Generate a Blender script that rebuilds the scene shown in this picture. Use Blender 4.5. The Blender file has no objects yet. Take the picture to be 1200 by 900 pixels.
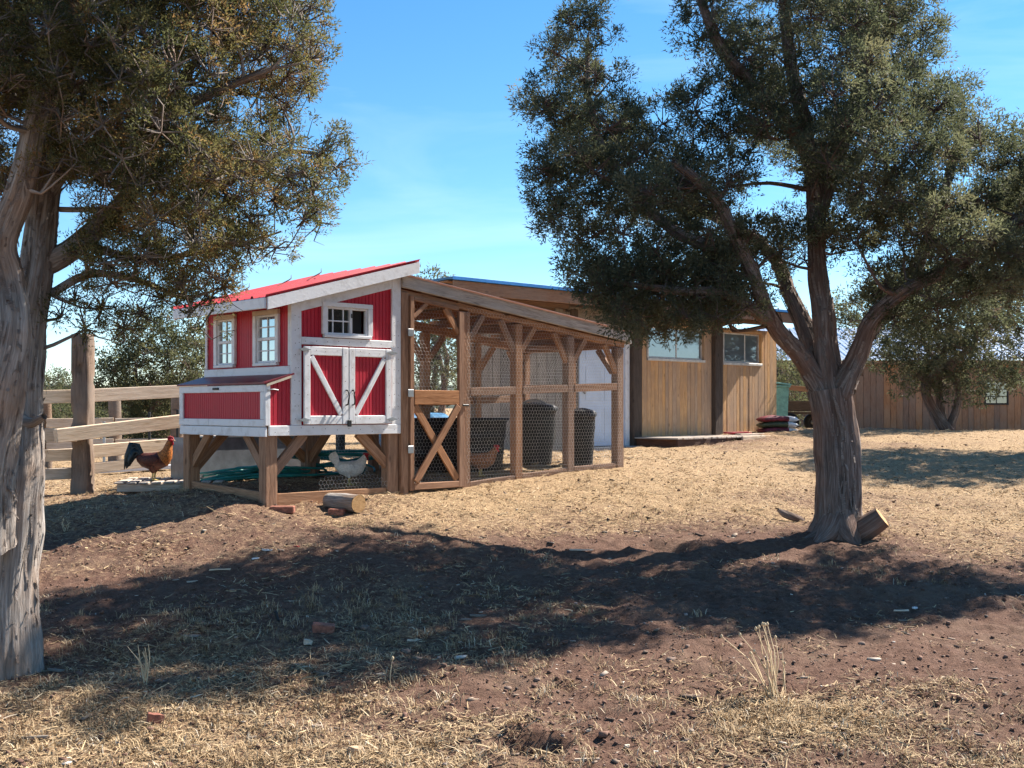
import bpy, math, random
import numpy as np
from mathutils import Vector, Matrix

random.seed(7)
rng = np.random.default_rng(11)
R = math.radians
scene = bpy.context.scene
col = scene.collection

# ------------------------------------------------------------------ camera
E = 1.6                      # eye height
FPX = 1350.0                 # focal length in photo pixels (1200 wide)
HZ = 478.0                   # horizon row in the photo
cam_d = bpy.data.cameras.new('Camera')
cam = bpy.data.objects.new('Camera', cam_d)
col.objects.link(cam)
cam.location = (0, 0, E)
cam.rotation_euler = (R(90), 0, 0)
cam_d.sensor_width = 36.0
cam_d.lens = FPX / 1200.0 * 36.0
cam_d.shift_y = (HZ - 450.0) / 1200.0
cam_d.clip_start = 0.05
cam_d.clip_end = 9000
scene.camera = cam

# ------------------------------------------------------------------ sky + sun
SUN_AZ = 55.5                # clockwise from +Y
SUN_EL = 44.5
world = bpy.data.worlds.new('World')
scene.world = world
world.use_nodes = True
wnt = world.node_tree
wnt.nodes.clear()
w_out = wnt.nodes.new('ShaderNodeOutputWorld')
w_bg = wnt.nodes.new('ShaderNodeBackground')
w_sky = wnt.nodes.new('ShaderNodeTexSky')
w_sky.sky_type = 'NISHITA'
w_sky.sun_disc = False
w_sky.sun_elevation = R(SUN_EL)
w_sky.sun_rotation = R(SUN_AZ)
w_sky.altitude = 2000
w_sky.air_density = 1.0
w_sky.dust_density = 0.15
w_sky.ozone_density = 1.6
w_bg.inputs['Strength'].default_value = 0.080
w_hs = wnt.nodes.new('ShaderNodeHueSaturation')          # the photograph's clean, rich blue, with thin wisps of cloud
w_hs.inputs['Saturation'].default_value = 1.28
w_hs.inputs['Hue'].default_value = 0.493
wnt.links.new(w_sky.outputs[0], w_hs.inputs['Color'])
w_tc = wnt.nodes.new('ShaderNodeTexCoord')
w_mp = wnt.nodes.new('ShaderNodeMapping'); w_mp.inputs['Scale'].default_value = (1.2, 1.2, 6.0)
wnt.links.new(w_tc.outputs['Generated'], w_mp.inputs['Vector'])
w_nz = wnt.nodes.new('ShaderNodeTexNoise'); w_nz.inputs['Scale'].default_value = 1.9; w_nz.inputs['Detail'].default_value = 7; w_nz.inputs['Roughness'].default_value = .55
w_nz.inputs['Distortion'].default_value = .7
wnt.links.new(w_mp.outputs[0], w_nz.inputs['Vector'])
w_rp = wnt.nodes.new('ShaderNodeValToRGB')
w_rp.color_ramp.elements[0].position = .50; w_rp.color_ramp.elements[0].color = (0, 0, 0, 1)
w_rp.color_ramp.elements[1].position = .82; w_rp.color_ramp.elements[1].color = (.26, .26, .26, 1)
wnt.links.new(w_nz.outputs[0], w_rp.inputs[0])
w_mx = wnt.nodes.new('ShaderNodeMix'); w_mx.data_type = 'RGBA'
wnt.links.new(w_rp.outputs[0], w_mx.inputs[0]); wnt.links.new(w_hs.outputs[0], w_mx.inputs[6])
w_mx.inputs[7].default_value = (6.2, 7.4, 8.6, 1)
wnt.links.new(w_mx.outputs[2], w_bg.inputs[0])
wnt.links.new(w_bg.outputs[0], w_out.inputs[0])

S_DIR = Vector((math.sin(R(SUN_AZ)) * math.cos(R(SUN_EL)), math.cos(R(SUN_AZ)) * math.cos(R(SUN_EL)), math.sin(R(SUN_EL))))
sun_d = bpy.data.lights.new('Sun', 'SUN')
sun_d.energy = 5.0
sun_d.angle = R(0.55)
sun_d.color = (1.0, 0.93, 0.83)
sun = bpy.data.objects.new('Sun', sun_d)
sun.rotation_euler = S_DIR.to_track_quat('Z', 'Y').to_euler()
sun.location = (20, 15, 25)
col.objects.link(sun)

vs = scene.view_settings
vs.view_transform = 'Standard'
vs.look = 'None'
vs.exposure = 1.45
vs.gamma = 1.0
vs.use_curve_mapping = False
scene.render.engine = 'CYCLES'
scene.cycles.max_bounces = 8
scene.cycles.transparent_max_bounces = 16
scene.cycles.use_denoising = True

# ------------------------------------------------------------------ numeric helpers
def _h(ix, iy, seed):
    h = (ix.astype(np.int64) * 374761393 + iy.astype(np.int64) * 668265263 + seed * 982451653) & 0xffffffff
    h = ((h ^ (h >> 13)) * 1274126177) & 0xffffffff
    return ((h ^ (h >> 16)) & 0xffff) / 65535.0

def vnoise(x, y, seed=0):
    x = np.asarray(x, float); y = np.asarray(y, float)
    ix = np.floor(x); iy = np.floor(y)
    fx = x - ix; fy = y - iy
    fx = fx * fx * (3 - 2 * fx); fy = fy * fy * (3 - 2 * fy)
    a = _h(ix, iy, seed); b = _h(ix + 1, iy, seed); c = _h(ix, iy + 1, seed); d = _h(ix + 1, iy + 1, seed)
    return (a + (b - a) * fx) * (1 - fy) + (c + (d - c) * fx) * fy - 0.5

def fbm(x, y, oct=4, seed=0, gain=0.5):
    s = 0; a = 1.0
    for k in range(oct):
        s = s + a * vnoise(x * 2 ** k + 13.1 * k, y * 2 ** k + 7.7 * k, seed + k)
        a *= gain
    return s

def sstep(a, b, x):
    t = np.clip((x - a) / (b - a), 0, 1)
    return t * t * (3 - 2 * t)

def px(u, v, Y):
    return Vector(((u - 600) / FPX * Y, Y, E + (HZ - v) / FPX * Y))

# ------------------------------------------------------------------ terrain height
CP = np.array([(-2.06, 9.64, -.86), (-1.04, 10.6, -.79), (1.18, 12.67, -.66), (-3.05, 10.7, -.75), (-4.2, 11.35, -.855), (-3.4, 11.6, -.80),
    (2.74, 9.5, -1.07), (-2.7, 6.3, -1.41), (0, 4, -1.52), (3, 4.5, -1.5), (-3, 4, -1.52), (0, 0, -1.6), (0, 7.4, -1.24),
    (0, 9.5, -.99), (3.2, 12.8, -.85), (5, 16, -.70), (2.25, 20.5, -.68), (5.3, 23.4, -.42), (8.9, 24, -.46), (14, 22, -.5),
    (8, 34, -.98), (18, 34, -.98), (0, 17, -.68), (-5, 18, -.72), (-12, 12, -.92), (-12, 25, -.82), (0, 30, -.82), (-8, 5, -1.42),
    (10, 5, -1.5), (10, 12, -1.0), (0, 42, -.95), (24, 45, -1.05), (-24, 45, -.95), (30, 20, -.8), (-26, 8, -1.2), (26, 2, -1.5), (0, -10, -1.7), (-20, -10, -1.7), (20, -10, -1.7)])
def _tpsk(r2):
    return np.where(r2 > 1e-9, 0.5 * r2 * np.log(np.maximum(r2, 1e-9)), 0)
def _tps_fit():
    n = len(CP)
    d2 = (CP[:, None, 0] - CP[None, :, 0]) ** 2 + (CP[:, None, 1] - CP[None, :, 1]) ** 2
    K = _tpsk(d2) + 0.05 * np.eye(n)
    P = np.c_[np.ones(n), CP[:, :2]]
    A = np.zeros((n + 3, n + 3)); A[:n, :n] = K; A[:n, n:] = P; A[n:, :n] = P.T
    return np.linalg.solve(A, np.r_[CP[:, 2], 0, 0, 0])
TW = _tps_fit()
HOLES = [(0.075, 4.92, .14, -.085), (1.16, 8.9, .24, -.06), (-1.65, 6.3, .28, -.03)]
MOUNDS = [(2.85, 9.5, 1.0, .05), (1.9, 10.2, .8, .05), (-2.4, 9.6, .45, .08), (-1.9, 7.0, .5, .05), (-1.2, 6.0, .35, .03), (2.1, 5.6, .4, .02)]
def gbase(x, y):
    x = np.asarray(x, float); y = np.asarray(y, float)
    sh = x.shape; xf = x.ravel(); yf = y.ravel()
    z = np.zeros_like(xf)
    for i in range(0, len(xf), 20000):
        sl = slice(i, i + 20000)
        d2 = (xf[sl, None] - CP[None, :, 0]) ** 2 + (yf[sl, None] - CP[None, :, 1]) ** 2
        z[sl] = _tpsk(d2) @ TW[:len(CP)] + TW[-3] + TW[-2] * xf[sl] + TW[-1] * yf[sl]
    r = np.hypot(xf, yf - 15)
    k = sstep(18, 34, r)
    z = np.clip(z, -2.2, 0) * (1 - k) + (-.95) * k
    for (hx, hy, hr, hd) in HOLES:
        d = np.hypot(xf - hx, (yf - hy) * 1.3)
        z += hd * np.exp(-(d / hr) ** 4) - hd * .35 * np.exp(-((d - 1.35 * hr) / (.35 * hr)) ** 2)
    for (hx, hy, hr, hd) in MOUNDS:
        z += hd * np.exp(-((xf - hx) ** 2 + (yf - hy) ** 2) / hr ** 2)
    return (z + E).reshape(sh)
def straw(x, y):
    """how much straw litter covers the red soil (0..1)"""
    x = np.asarray(x, float); y = np.asarray(y, float)
    n = fbm(x * .55, y * .55, 4, 5)
    s = 0.54 + n * .75
    s = s - .22 * sstep(6.2, 5.0, y) * sstep(-1.6, .2, x)
    s = s + .35 * sstep(11.5, 13.5, y)                                             # straw slope by the barn
    s = s + .30 * sstep(8.6, 9.6, y) * sstep(3.0, 1.0, x)
    s = s - .75 * np.exp(-(((x - 2.0) / 2.2) ** 2 + ((y - 8.2) / 1.35) ** 2))      # bare soil round the tree
    s = s - .70 * np.exp(-(((x - 1.9) / 1.3) ** 2 + ((y - 6.4) / 0.9) ** 2))
    s = s - .55 * np.exp(-(((x - 0.4) / .8) ** 2 + ((y - 5.7) / 0.7) ** 2))
    s = s - .45 * np.exp(-(((x - 3.3) / 1.2) ** 2 + ((y - 7.0) / 1.2) ** 2))
    s = s + .75 * np.exp(-(((x - 1.25) / .55) ** 2 + ((y - 5.35) / 0.38) ** 2))    # tufts below the dry weed
    s = s + .30 * np.exp(-(((x + 1.0) / 1.6) ** 2 + ((y - 5.0) / 0.8) ** 2))
    s = s - .35 * np.exp(-(((x + 2.2) / .8) ** 2 + ((y - 7.6) / 0.5) ** 2))
    return np.clip(s, 0, 1)
def gfine(x, y):
    st = straw(x, y)
    z = .050 * fbm(x * .9, y * .9, 2, 21) + .026 * fbm(x * 3.1, y * 3.1, 3, 31)
    z = z + (.012 + .010 * (1 - st)) * fbm(x * 11, y * 11, 3, 41) * 1.6
    cl = fbm(x * 7, y * 7, 2, 51)
    z = z + .022 * np.clip(cl - .12, 0, 1) * (1 - .5 * st)
    pk = fbm(x * 4.5, y * 4.5, 3, 61)
    z = z - .05 * np.clip(pk - .25, 0, 1)
    return z
def gz(x, y):
    x = np.asarray(x, float); y = np.asarray(y, float)
    f = 1 - sstep(26, 45, np.hypot(x, y))
    return gbase(x, y) + gfine(x, y) * f
def G(x, y):
    return float(gz(np.array([x]), np.array([y]))[0])

# ------------------------------------------------------------------ object helpers
W = {}
def tag(o, label=None, cat=None, group=None, kind=None):
    if label: o['label'] = label
    if cat: o['category'] = cat
    if group: o['group'] = group
    if kind: o['kind'] = kind
    return o
def empty(name, loc, label, cat, group=None):
    o = bpy.data.objects.new(name, None)
    o.empty_display_size = .2
    col.objects.link(o)
    o.location = loc
    W[o.name] = Matrix.Translation(Vector(loc))
    return tag(o, label, cat, group)
def link(name, me, parent=None, M=None, mat=None):
    o = bpy.data.objects.new(name, me)
    col.objects.link(o)
    if M is None:
        M = Matrix.Identity(4)
    W[o.name] = M.copy()
    if parent is not None:
        o.parent = parent
        o.matrix_basis = W[parent.name].inverted() @ M
    else:
        o.matrix_basis = M
    if mat is not None and len(me.materials) == 0:
        me.materials.append(mat)
    return o
def np_mesh(name, V, F, uv=None, attr=None, smooth=False, matidx=None):
    V = np.asarray(V, np.float32); F = np.asarray(F, np.int32)
    me = bpy.data.meshes.new(name)
    n, k = F.shape
    me.vertices.add(len(V)); me.loops.add(n * k); me.polygons.add(n)
    me.vertices.foreach_set('co', V.ravel())
    me.loops.foreach_set('vertex_index', F.ravel())
    me.polygons.foreach_set('loop_start', np.arange(0, n * k, k, dtype=np.int32))
    me.polygons.foreach_set('loop_total', np.full(n, k, np.int32))
    if smooth:
        me.polygons.foreach_set('use_smooth', np.ones(n, bool))
    if matidx is not None:
        me.polygons.foreach_set('material_index', np.asarray(matidx, np.int32))
    if uv is not None:
        l = me.uv_layers.new(name='UVMap')
        l.data.foreach_set('uv', np.asarray(uv, np.float32)[F.ravel()].ravel())
    if attr is not None:
        for an, (dom, vals) in attr.items():
            a = me.attributes.new(an, 'FLOAT', dom)
            a.data.foreach_set('value', np.asarray(vals, np.float32))
    me.update(calc_edges=True)
    me.validate()
    return me
def py_mesh(name, verts, faces, smooth=False):
    me = bpy.data.meshes.new(name)
    me.from_pydata([tuple(v) for v in verts], [], faces)
    if smooth:
        for p in me.polygons: p.use_smooth = True
    me.update()
    return me
_cb = {}
def cham_box(dx, dy, dz, r=.004):
    """chamfered box, centred, shared between equal sizes"""
    key = (round(dx, 4), round(dy, 4), round(dz, 4), r)
    if key in _cb: return _cb[key]
    r = min(r, .3 * min(dx, dy, dz))
    h = (dx / 2, dy / 2, dz / 2)
    verts = []; idx = {}
    for sx in (-1, 1):
        for sy in (-1, 1):
            for sz in (-1, 1):
                s = (sx, sy, sz)
                for a in range(3):
                    p = [s[i] * (h[i] if i == a else h[i] - r) for i in range(3)]
                    idx[(sx, sy, sz, a)] = len(verts); verts.append(p)
    faces = []
    for a in range(3):
        b, c = (a + 1) % 3, (a + 2) % 3
        for sa in (-1, 1):
            loop = []
            for (sb, sc) in ((-1, -1), (1, -1), (1, 1), (-1, 1)):
                s = [0, 0, 0]; s[a] = sa; s[b] = sb; s[c] = sc
                loop.append(idx[(*s, a)])
            faces.append(loop if sa > 0 else loop[::-1])
    for a in range(3):
        b, c = (a + 1) % 3, (a + 2) % 3
        for sb in (-1, 1):
            for sc in (-1, 1):
                q = []
                for (sa, k) in ((-1, b), (1, b), (1, c), (-1, c)):
                    s = [0, 0, 0]; s[a] = sa; s[b] = sb; s[c] = sc
                    q.append(idx[(*s, k)])
                faces.append(q if sb * sc < 0 else q[::-1])
    for sx in (-1, 1):
        for sy in (-1, 1):
            for sz in (-1, 1):
                q = [idx[(sx, sy, sz, a)] for a in range(3)]
                faces.append(q if sx * sy * sz > 0 else q[::-1])
    me = py_mesh('box', verts, faces)
    _cb[key] = me
    return me
def mat_box(me, mat):
    """one mesh datablock per (size, material)"""
    if len(me.materials) == 0:
        me.materials.append(mat); return me
    if me.materials[0] == mat: return me
    key = ('m', me.name, mat.name)
    if key not in _cb:
        m2 = me.copy(); m2.materials.clear(); m2.materials.append(mat); _cb[key] = m2
    return _cb[key]
def axes_matrix(x, y, z, o):
    return Matrix(((x.x, y.x, z.x, o.x), (x.y, y.y, z.y, o.y), (x.z, y.z, z.z, o.z), (0, 0, 0, 1)))
def beam(name, p0, p1, w, th, mat, parent=None, up=(0, 0, 1), r=.004, roll=0.0):
    """a straight timber: local X along its length, Z along its width w, Y its thickness th"""
    p0 = Vector(p0); p1 = Vector(p1)
    x = p1 - p0; L = x.length; x.normalize()
    z = Vector(up) - x * Vector(up).dot(x); z.normalize()
    y = z.cross(x)
    M = axes_matrix(x, y, z, (p0 + p1) / 2)
    if roll: M = M @ Matrix.Rotation(roll, 4, 'X')
    return link(name, mat_box(cham_box(L, th, w, r), mat), parent, M)
class Frame:
    def __init__(s, ox, oy, ang):
        s.o = Vector((ox, oy, 0)); s.e1 = Vector((math.cos(ang), math.sin(ang), 0)); s.e2 = Vector((-math.sin(ang), math.cos(ang), 0))
    def p(s, t, d, z): return s.o + s.e1 * t + s.e2 * d + Vector((0, 0, E + z))
    def g(s, t, d):
        q = s.o + s.e1 * t + s.e2 * d
        return G(q.x, q.y) - E
    def t_of_u(s, u, d=0.0):
        k = (u - 600) / FPX
        o = s.o + s.e2 * d
        return (k * o.y - o.x) / (s.e1.x - k * s.e1.y)
    def box(s, name, t0, t1, d0, d1, z0, z1, mat, parent=None, r=.004):
        ax = [(s.e1, t1 - t0), (s.e2, d1 - d0), (Vector((0, 0, 1)), z1 - z0)]
        k = max(range(3), key=lambda i: ax[i][1])
        a, b, c = ax[k], ax[(k + 1) % 3], ax[(k + 2) % 3]
        M = axes_matrix(a[0], b[0], c[0], s.p((t0 + t1) / 2, (d0 + d1) / 2, (z0 + z1) / 2))
        return link(name, mat_box(cham_box(a[1], b[1], c[1], r), mat), parent, M)
def mesh_world(name, verts, faces, mat, parent=None, smooth=False, origin=None):
    """mesh from world coordinates, stored relative to its own origin"""
    V = np.array([tuple(v) for v in verts], float)
    if origin is None: origin = V.mean(axis=0)
    origin = np.array(origin, float)
    me = py_mesh(name, V - origin, faces, smooth)
    return link(name, me, parent, Matrix.Translation(Vector(origin)), mat)
def np_world(name, V, F, mat, parent=None, origin=(0, 0, 0), **kw):
    V = np.asarray(V, float)
    me = np_mesh(name, V - np.array(origin, float), F, **kw)
    return link(name, me, parent, Matrix.Translation(Vector(origin)), mat)

# ------------------------------------------------------------------ material helpers
class NT:
    def __init__(s, name):
        s.m = bpy.data.materials.new(name); s.m.use_nodes = True
        s.t = s.m.node_tree; s.t.nodes.clear()
        s.out = s.n('ShaderNodeOutputMaterial')
    def n(s, typ, **kw):
        nd = s.t.nodes.new(typ)
        for k, v in kw.items():
            setattr(nd, k, v)
        return nd
    def l(s, a, b): s.t.links.new(a, b)
    def sock(s, inp, v):
        if hasattr(v, 'is_output'): s.l(v, inp)
        else: inp.default_value = v
    def math(s, op, a, b=0.0, clamp=False):
        nd = s.n('ShaderNodeMath', operation=op, use_clamp=clamp)
        s.sock(nd.inputs[0], a); s.sock(nd.inputs[1], b)
        return nd.outputs[0]
    def mix(s, f, a, b, mode='MIX'):
        nd = s.n('ShaderNodeMix', data_type='RGBA', blend_type=mode)
        s.sock(nd.inputs[0], f)
        for i, v in ((6, a), (7, b)):
            if isinstance(v, tuple) and len(v) == 3: v = (*v, 1)
            s.sock(nd.inputs[i], v)
        return nd.outputs[2]
    def ramp(s, f, stops):
        nd = s.n('ShaderNodeValToRGB')
        el = nd.color_ramp.elements
        while len(el) < len(stops): el.new(.5)
        for e, (p, c) in zip(el, stops):
            e.position = p; e.color = (*c, 1) if len(c) == 3 else c
        s.sock(nd.inputs[0], f)
        return nd.outputs[0]
    def noise(s, vec, scale, detail=4, rough=.55, out=0, dist=0.0):
        nd = s.n('ShaderNodeTexNoise')
        nd.inputs['Scale'].default_value = scale; nd.inputs['Detail'].default_value = detail
        nd.inputs['Roughness'].default_value = rough; nd.inputs['Distortion'].default_value = dist
        if vec is not None: s.l(vec, nd.inputs['Vector'])
        return nd.outputs[out]
    def mapping(s, vec, scale=(1, 1, 1), loc=None):
        nd = s.n('ShaderNodeMapping')
        s.l(vec, nd.inputs['Vector']); nd.inputs['Scale'].default_value = scale
        if loc is not None: s.sock(nd.inputs['Location'], loc)
        return nd.outputs[0]
    def obj_vec(s, scale=(1, 1, 1)):
        tc = s.n('ShaderNodeTexCoord'); oi = s.n('ShaderNodeObjectInfo')
        s.rand = oi.outputs['Random']
        cm = s.n('ShaderNodeCombineXYZ')
        r = s.math('MULTIPLY', s.rand, 37.0)
        for i in range(3): s.l(r, cm.inputs[i])
        add = s.n('ShaderNodeVectorMath', operation='ADD')
        s.l(tc.outputs['Object'], add.inputs[0]); s.l(cm.outputs[0], add.inputs[1])
        return s.mapping(add.outputs[0], scale), add.outputs[0]
    def bump(s, h, strength=.4, dist=.004, normal=None):
        nd = s.n('ShaderNodeBump'); nd.inputs['Strength'].default_value = strength; nd.inputs['Distance'].default_value = dist
        s.l(h, nd.inputs['Height'])
        if normal is not None: s.l(normal, nd.inputs['Normal'])
        return nd.outputs[0]
    def bsdf(s, color, rough=.7, normal=None, metal=0.0, spec=.5, **kw):
        nd = s.n('ShaderNodeBsdfPrincipled')
        if isinstance(color, tuple) and len(color) == 3: color = (*color, 1)
        s.sock(nd.inputs['Base Color'], color); s.sock(nd.inputs['Roughness'], rough)
        s.sock(nd.inputs['Metallic'], metal); nd.inputs['Specular IOR Level'].default_value = spec
        if normal is not None: s.l(normal, nd.inputs['Normal'])
        return nd.outputs[0]
    def done(s, shader):
        s.l(shader, s.out.inputs['Surface']); return s.m

def wood(name, dark, light, rough=.8, bump=.5, vary=.35, knots=True, fine=1.0, grey=None):
    m = NT(name)
    sv, ov = m.obj_vec((1.2, 14 * fine, 14 * fine))
    g1 = m.noise(sv, 3.0, 6, .65, dist=.6)
    g2 = m.noise(m.mapping(ov, (3, 60 * fine, 60 * fine)), 3.0, 3, .6)
    f = m.math('ADD', m.math('MULTIPLY', g1, .7), m.math('MULTIPLY', g2, .45))
    c = m.ramp(f, [(.36, dark), (.72, light)])
    if knots:
        vo = m.n('ShaderNodeTexVoronoi'); m.l(m.mapping(ov, (2.2, 5, 5)), vo.inputs['Vector']); vo.inputs['Scale'].default_value = 1.3
        k = m.ramp(vo.outputs['Distance'], [(.06, (1, 1, 1)), (.14, (0, 0, 0))])
        c = m.mix(m.math('MULTIPLY', k, .7), c, tuple(x * .45 for x in dark))
    if grey is not None:
        wn = m.ramp(m.noise(ov, 1.7, 4, .6), [(.42, (0, 0, 0)), (.62, (1, 1, 1))])
        c = m.mix(m.math('MULTIPLY', wn, .75), c, grey)
    v = m.math('ADD', m.math('MULTIPLY', m.rand, vary), 1 - vary * .5)
    hs = m.n('ShaderNodeHueSaturation'); m.l(v, hs.inputs['Value']); m.l(c, hs.inputs['Color'])
    m.l(m.math('ADD', .85, m.math('MULTIPLY', m.rand, .3)), hs.inputs['Saturation'])
    return m.done(m.bsdf(hs.outputs[0], rough, m.bump(f, bump, .006), spec=.25))
def paint(name, base, dirt, rough=.5, amount=.5, bump=.15, grain=True):
    m = NT(name)
    sv, ov = m.obj_vec((1.5, 16, 16))
    g = m.noise(sv, 3.0, 5, .6)
    n = m.noise(ov, 9.0, 5, .65)
    d = m.ramp(n, [(.50, (0, 0, 0)), (.72, (1, 1, 1))])
    c = m.mix(m.math('MULTIPLY', d, amount), base, dirt)
    w = m.ramp(g, [(.60, (0, 0, 0)), (.74, (1, 1, 1))])
    c = m.mix(m.math('MULTIPLY', w, amount * .8), c, dirt)
    return m.done(m.bsdf(c, rough, m.bump(m.math('ADD', g, m.math('MULTIPLY', n, .3)), bump, .004), spec=.4))
def plain(name, c, rough=.6, metal=0.0, vary=.12, nscale=12.0, bump=.1, spec=.4):
    m = NT(name)
    sv, ov = m.obj_vec()
    n = m.noise(ov, nscale, 5, .6)
    a = tuple(x * (1 - vary * 2) for x in c); b = tuple(min(1, x * (1 + vary * 2)) for x in c)
    cc = m.ramp(n, [(.3, a), (.7, b)])
    rr = m.math('ADD', rough - .1, m.math('MULTIPLY', n, .2))
    return m.done(m.bsdf(cc, rr, m.bump(n, bump, .004), metal, spec))

M_ = {}
M_['white'] = paint('white_paint', (.76, .76, .77), (.42, .38, .34), .55, .5, .35)
M_['red'] = paint('red_paint', (.47, .011, .032), (.31, .012, .024), .5, .5, .12)
M_['dkred'] = paint('dark_red_metal', (.16, .012, .022), (.22, .07, .06), .45, .6, .1)
M_['redmetal'] = paint('red_roof_metal', (.50, .035, .045), (.42, .10, .09), .38, .5, .05)
M_['glintmetal'] = paint('sun_glint_red_metal', (.56, .36, .34), (.42, .20, .18), .4, .5, .05)  # red roof metal paled in colour to imitate sun on its edge
M_['soffit'] = paint('cream_wood', (.62, .52, .40), (.40, .30, .2), .7, .4, .2)
M_['runwood'] = wood('brown_stained_timber', (.14, .072, .042), (.42, .25, .16), .85, .6, .3)
M_['gateredwood'] = wood('warm_stained_timber', (.16, .075, .040), (.42, .23, .135), .85, .6, .25)
M_['fascia'] = wood('weathered_fascia', (.14, .12, .105), (.56, .51, .46), .9, 1.0, .2, grey=(.46, .43, .40))
M_['fresh'] = wood('orange_pine_board', (.34, .175, .080), (.68, .43, .235), .75, .4, .34, grey=(.40, .26, .16))
M_['grey'] = wood('grey_weathered_board', (.10, .085, .070), (.30, .26, .22), .9, .8, .4)
M_['brownboard'] = wood('brown_board', (.14, .070, .042), (.35, .20, .12), .85, .6, .45, grey=(.27, .18, .125))
M_['tie'] = wood('old_sleeper_timber', (.030, .022, .018), (.115, .088, .07), .9, 1.0, .2)
M_['rail'] = wood('sunlit_bleached_rail', (.38, .27, .18), (.72, .59, .46), .85, .6, .25)  # bleached wood, lightened further in colour so the rails look sunlit
M_['post'] = wood('rotten_post', (.055, .032, .020), (.27, .175, .115), .95, 1.0, .1, grey=(.22, .17, .135))
M_['pallet'] = wood('pallet_board', (.25, .20, .16), (.55, .47, .40), .9, .6, .3)
M_['darkdeck'] = wood('dark_deck_timber', (.05, .025, .018), (.15, .080, .055), .9, .6, .3)
M_['black'] = plain('black_iron', (.015, .015, .016), .45, .2)
M_['steel'] = plain('galvanised_steel', (.30, .31, .32), .45, .8)
M_['wire'] = plain('galvanised_wire', (.60, .58, .56), .42, .55)
M_['bluemetal'] = plain('blue_roof_metal', (.035, .20, .52), .4, .1, .08)
M_['silver'] = plain('bare_metal_roof', (.70, .71, .73), .30, .75, .05)
M_['steeldoor'] = plain('shaded_white_steel_door', (.48, .58, .72), .45, 0, .05, 3)  # white door darkened and blued in colour for the shade it stands in
M_['alu'] = plain('pale_window_frame', (.55, .52, .47), .5, .1)
M_['blackplastic'] = plain('black_plastic', (.011, .011, .013), .55, 0, .2, spec=.25)
M_['blueplastic'] = plain('blue_plastic', (.05, .16, .30), .35, 0, .2)
M_['teal'] = plain('teal_plastic', (.13, .34, .34), .4, 0, .15)
M_['hose'] = plain('green_hose', (.010, .16, .14), .35, 0, .2)
M_['brick'] = plain('fired_brick', (.26, .10, .065), .9, 0, .25, 40, .5)
M_['dark'] = plain('painted_dark_interior', (.03, .027, .025), .9)  # near-black colour standing in for unlit interiors
M_['rust'] = plain('rusty_nail', (.16, .12, .11), .8)
M_['concrete'] = plain('grey_concrete', (.30, .29, .28), .9, 0, .15, 30, .4)

def glass(name, tint, refl=.30, dust=.5):
    m = NT(name)
    sv, ov = m.obj_vec()
    n = m.noise(ov, 5, 4, .6)
    dif = m.n('ShaderNodeBsdfDiffuse'); m.l(m.mix(m.math('MULTIPLY', n, dust), tuple(x * .35 for x in tint), tint), dif.inputs[0])
    gl = m.n('ShaderNodeBsdfGlossy'); gl.inputs['Roughness'].default_value = .04; gl.inputs[0].default_value = (.9, .95, 1, 1)
    lw = m.n('ShaderNodeFresnel'); lw.inputs['IOR'].default_value = 1.5
    mx = m.n('ShaderNodeMixShader'); m.l(m.math('ADD', lw.outputs[0], refl, clamp=True), mx.inputs[0])
    m.l(dif.outputs[0], mx.inputs[1]); m.l(gl.outputs[0], mx.inputs[2])
    return m.done(mx.outputs[0])
M_['glass'] = glass('window_glass', (.10, .12, .13), .42)
M_['darkglass'] = glass('dim_window_glass', (.05, .055, .06), .18)
M_['dustyglass'] = glass('dusty_window_glass', (.17, .21, .24), .14, .9)

def bark_mat(name, dark, mid, light, red):
    m = NT(name)
    uv = m.n('ShaderNodeUVMap'); uv.uv_map = 'UVMap'
    tc = m.n('ShaderNodeTexCoord')
    st = m.mapping(uv.outputs[0], (26, 2.2, 1))
    f1 = m.noise(st, 1.0, 6, .7, dist=.8)
    f2 = m.noise(m.mapping(uv.outputs[0], (90, 6, 1)), 1.0, 4, .65, dist=.4)
    f = m.math('ADD', m.math('MULTIPLY', f1, .65), m.math('MULTIPLY', f2, .4))
    c = m.ramp(f, [(.34, dark), (.52, mid), (.74, light)])
    rn = m.ramp(m.noise(tc.outputs['Object'], 2.3, 4, .6), [(.46, (0, 0, 0)), (.66, (1, 1, 1))])
    c = m.mix(m.math('MULTIPLY', rn, .6), c, m.mix(f, tuple(x * .4 for x in red), tuple(min(1, x * 1.6) for x in red)))
    return m.done(m.bsdf(c, .95, m.bump(f, 1.0, .02), spec=.15))
M_['bark_grey'] = bark_mat('grey_juniper_bark', (.07, .058, .052), (.27, .235, .21), (.56, .52, .49), (.30, .18, .11))
M_['bark_dark'] = bark_mat('brown_juniper_bark', (.040, .030, .026), (.155, .118, .102), (.40, .345, .315), (.20, .105, .070))
M_['bark_strip'] = bark_mat('peeling_bark_strip', (.09, .070, .060), (.27, .225, .20), (.52, .47, .43), (.30, .19, .13))
M_['cutwood'] = wood('cut_log_end', (.30, .17, .09), (.55, .36, .20), .85, .5, .1)

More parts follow.
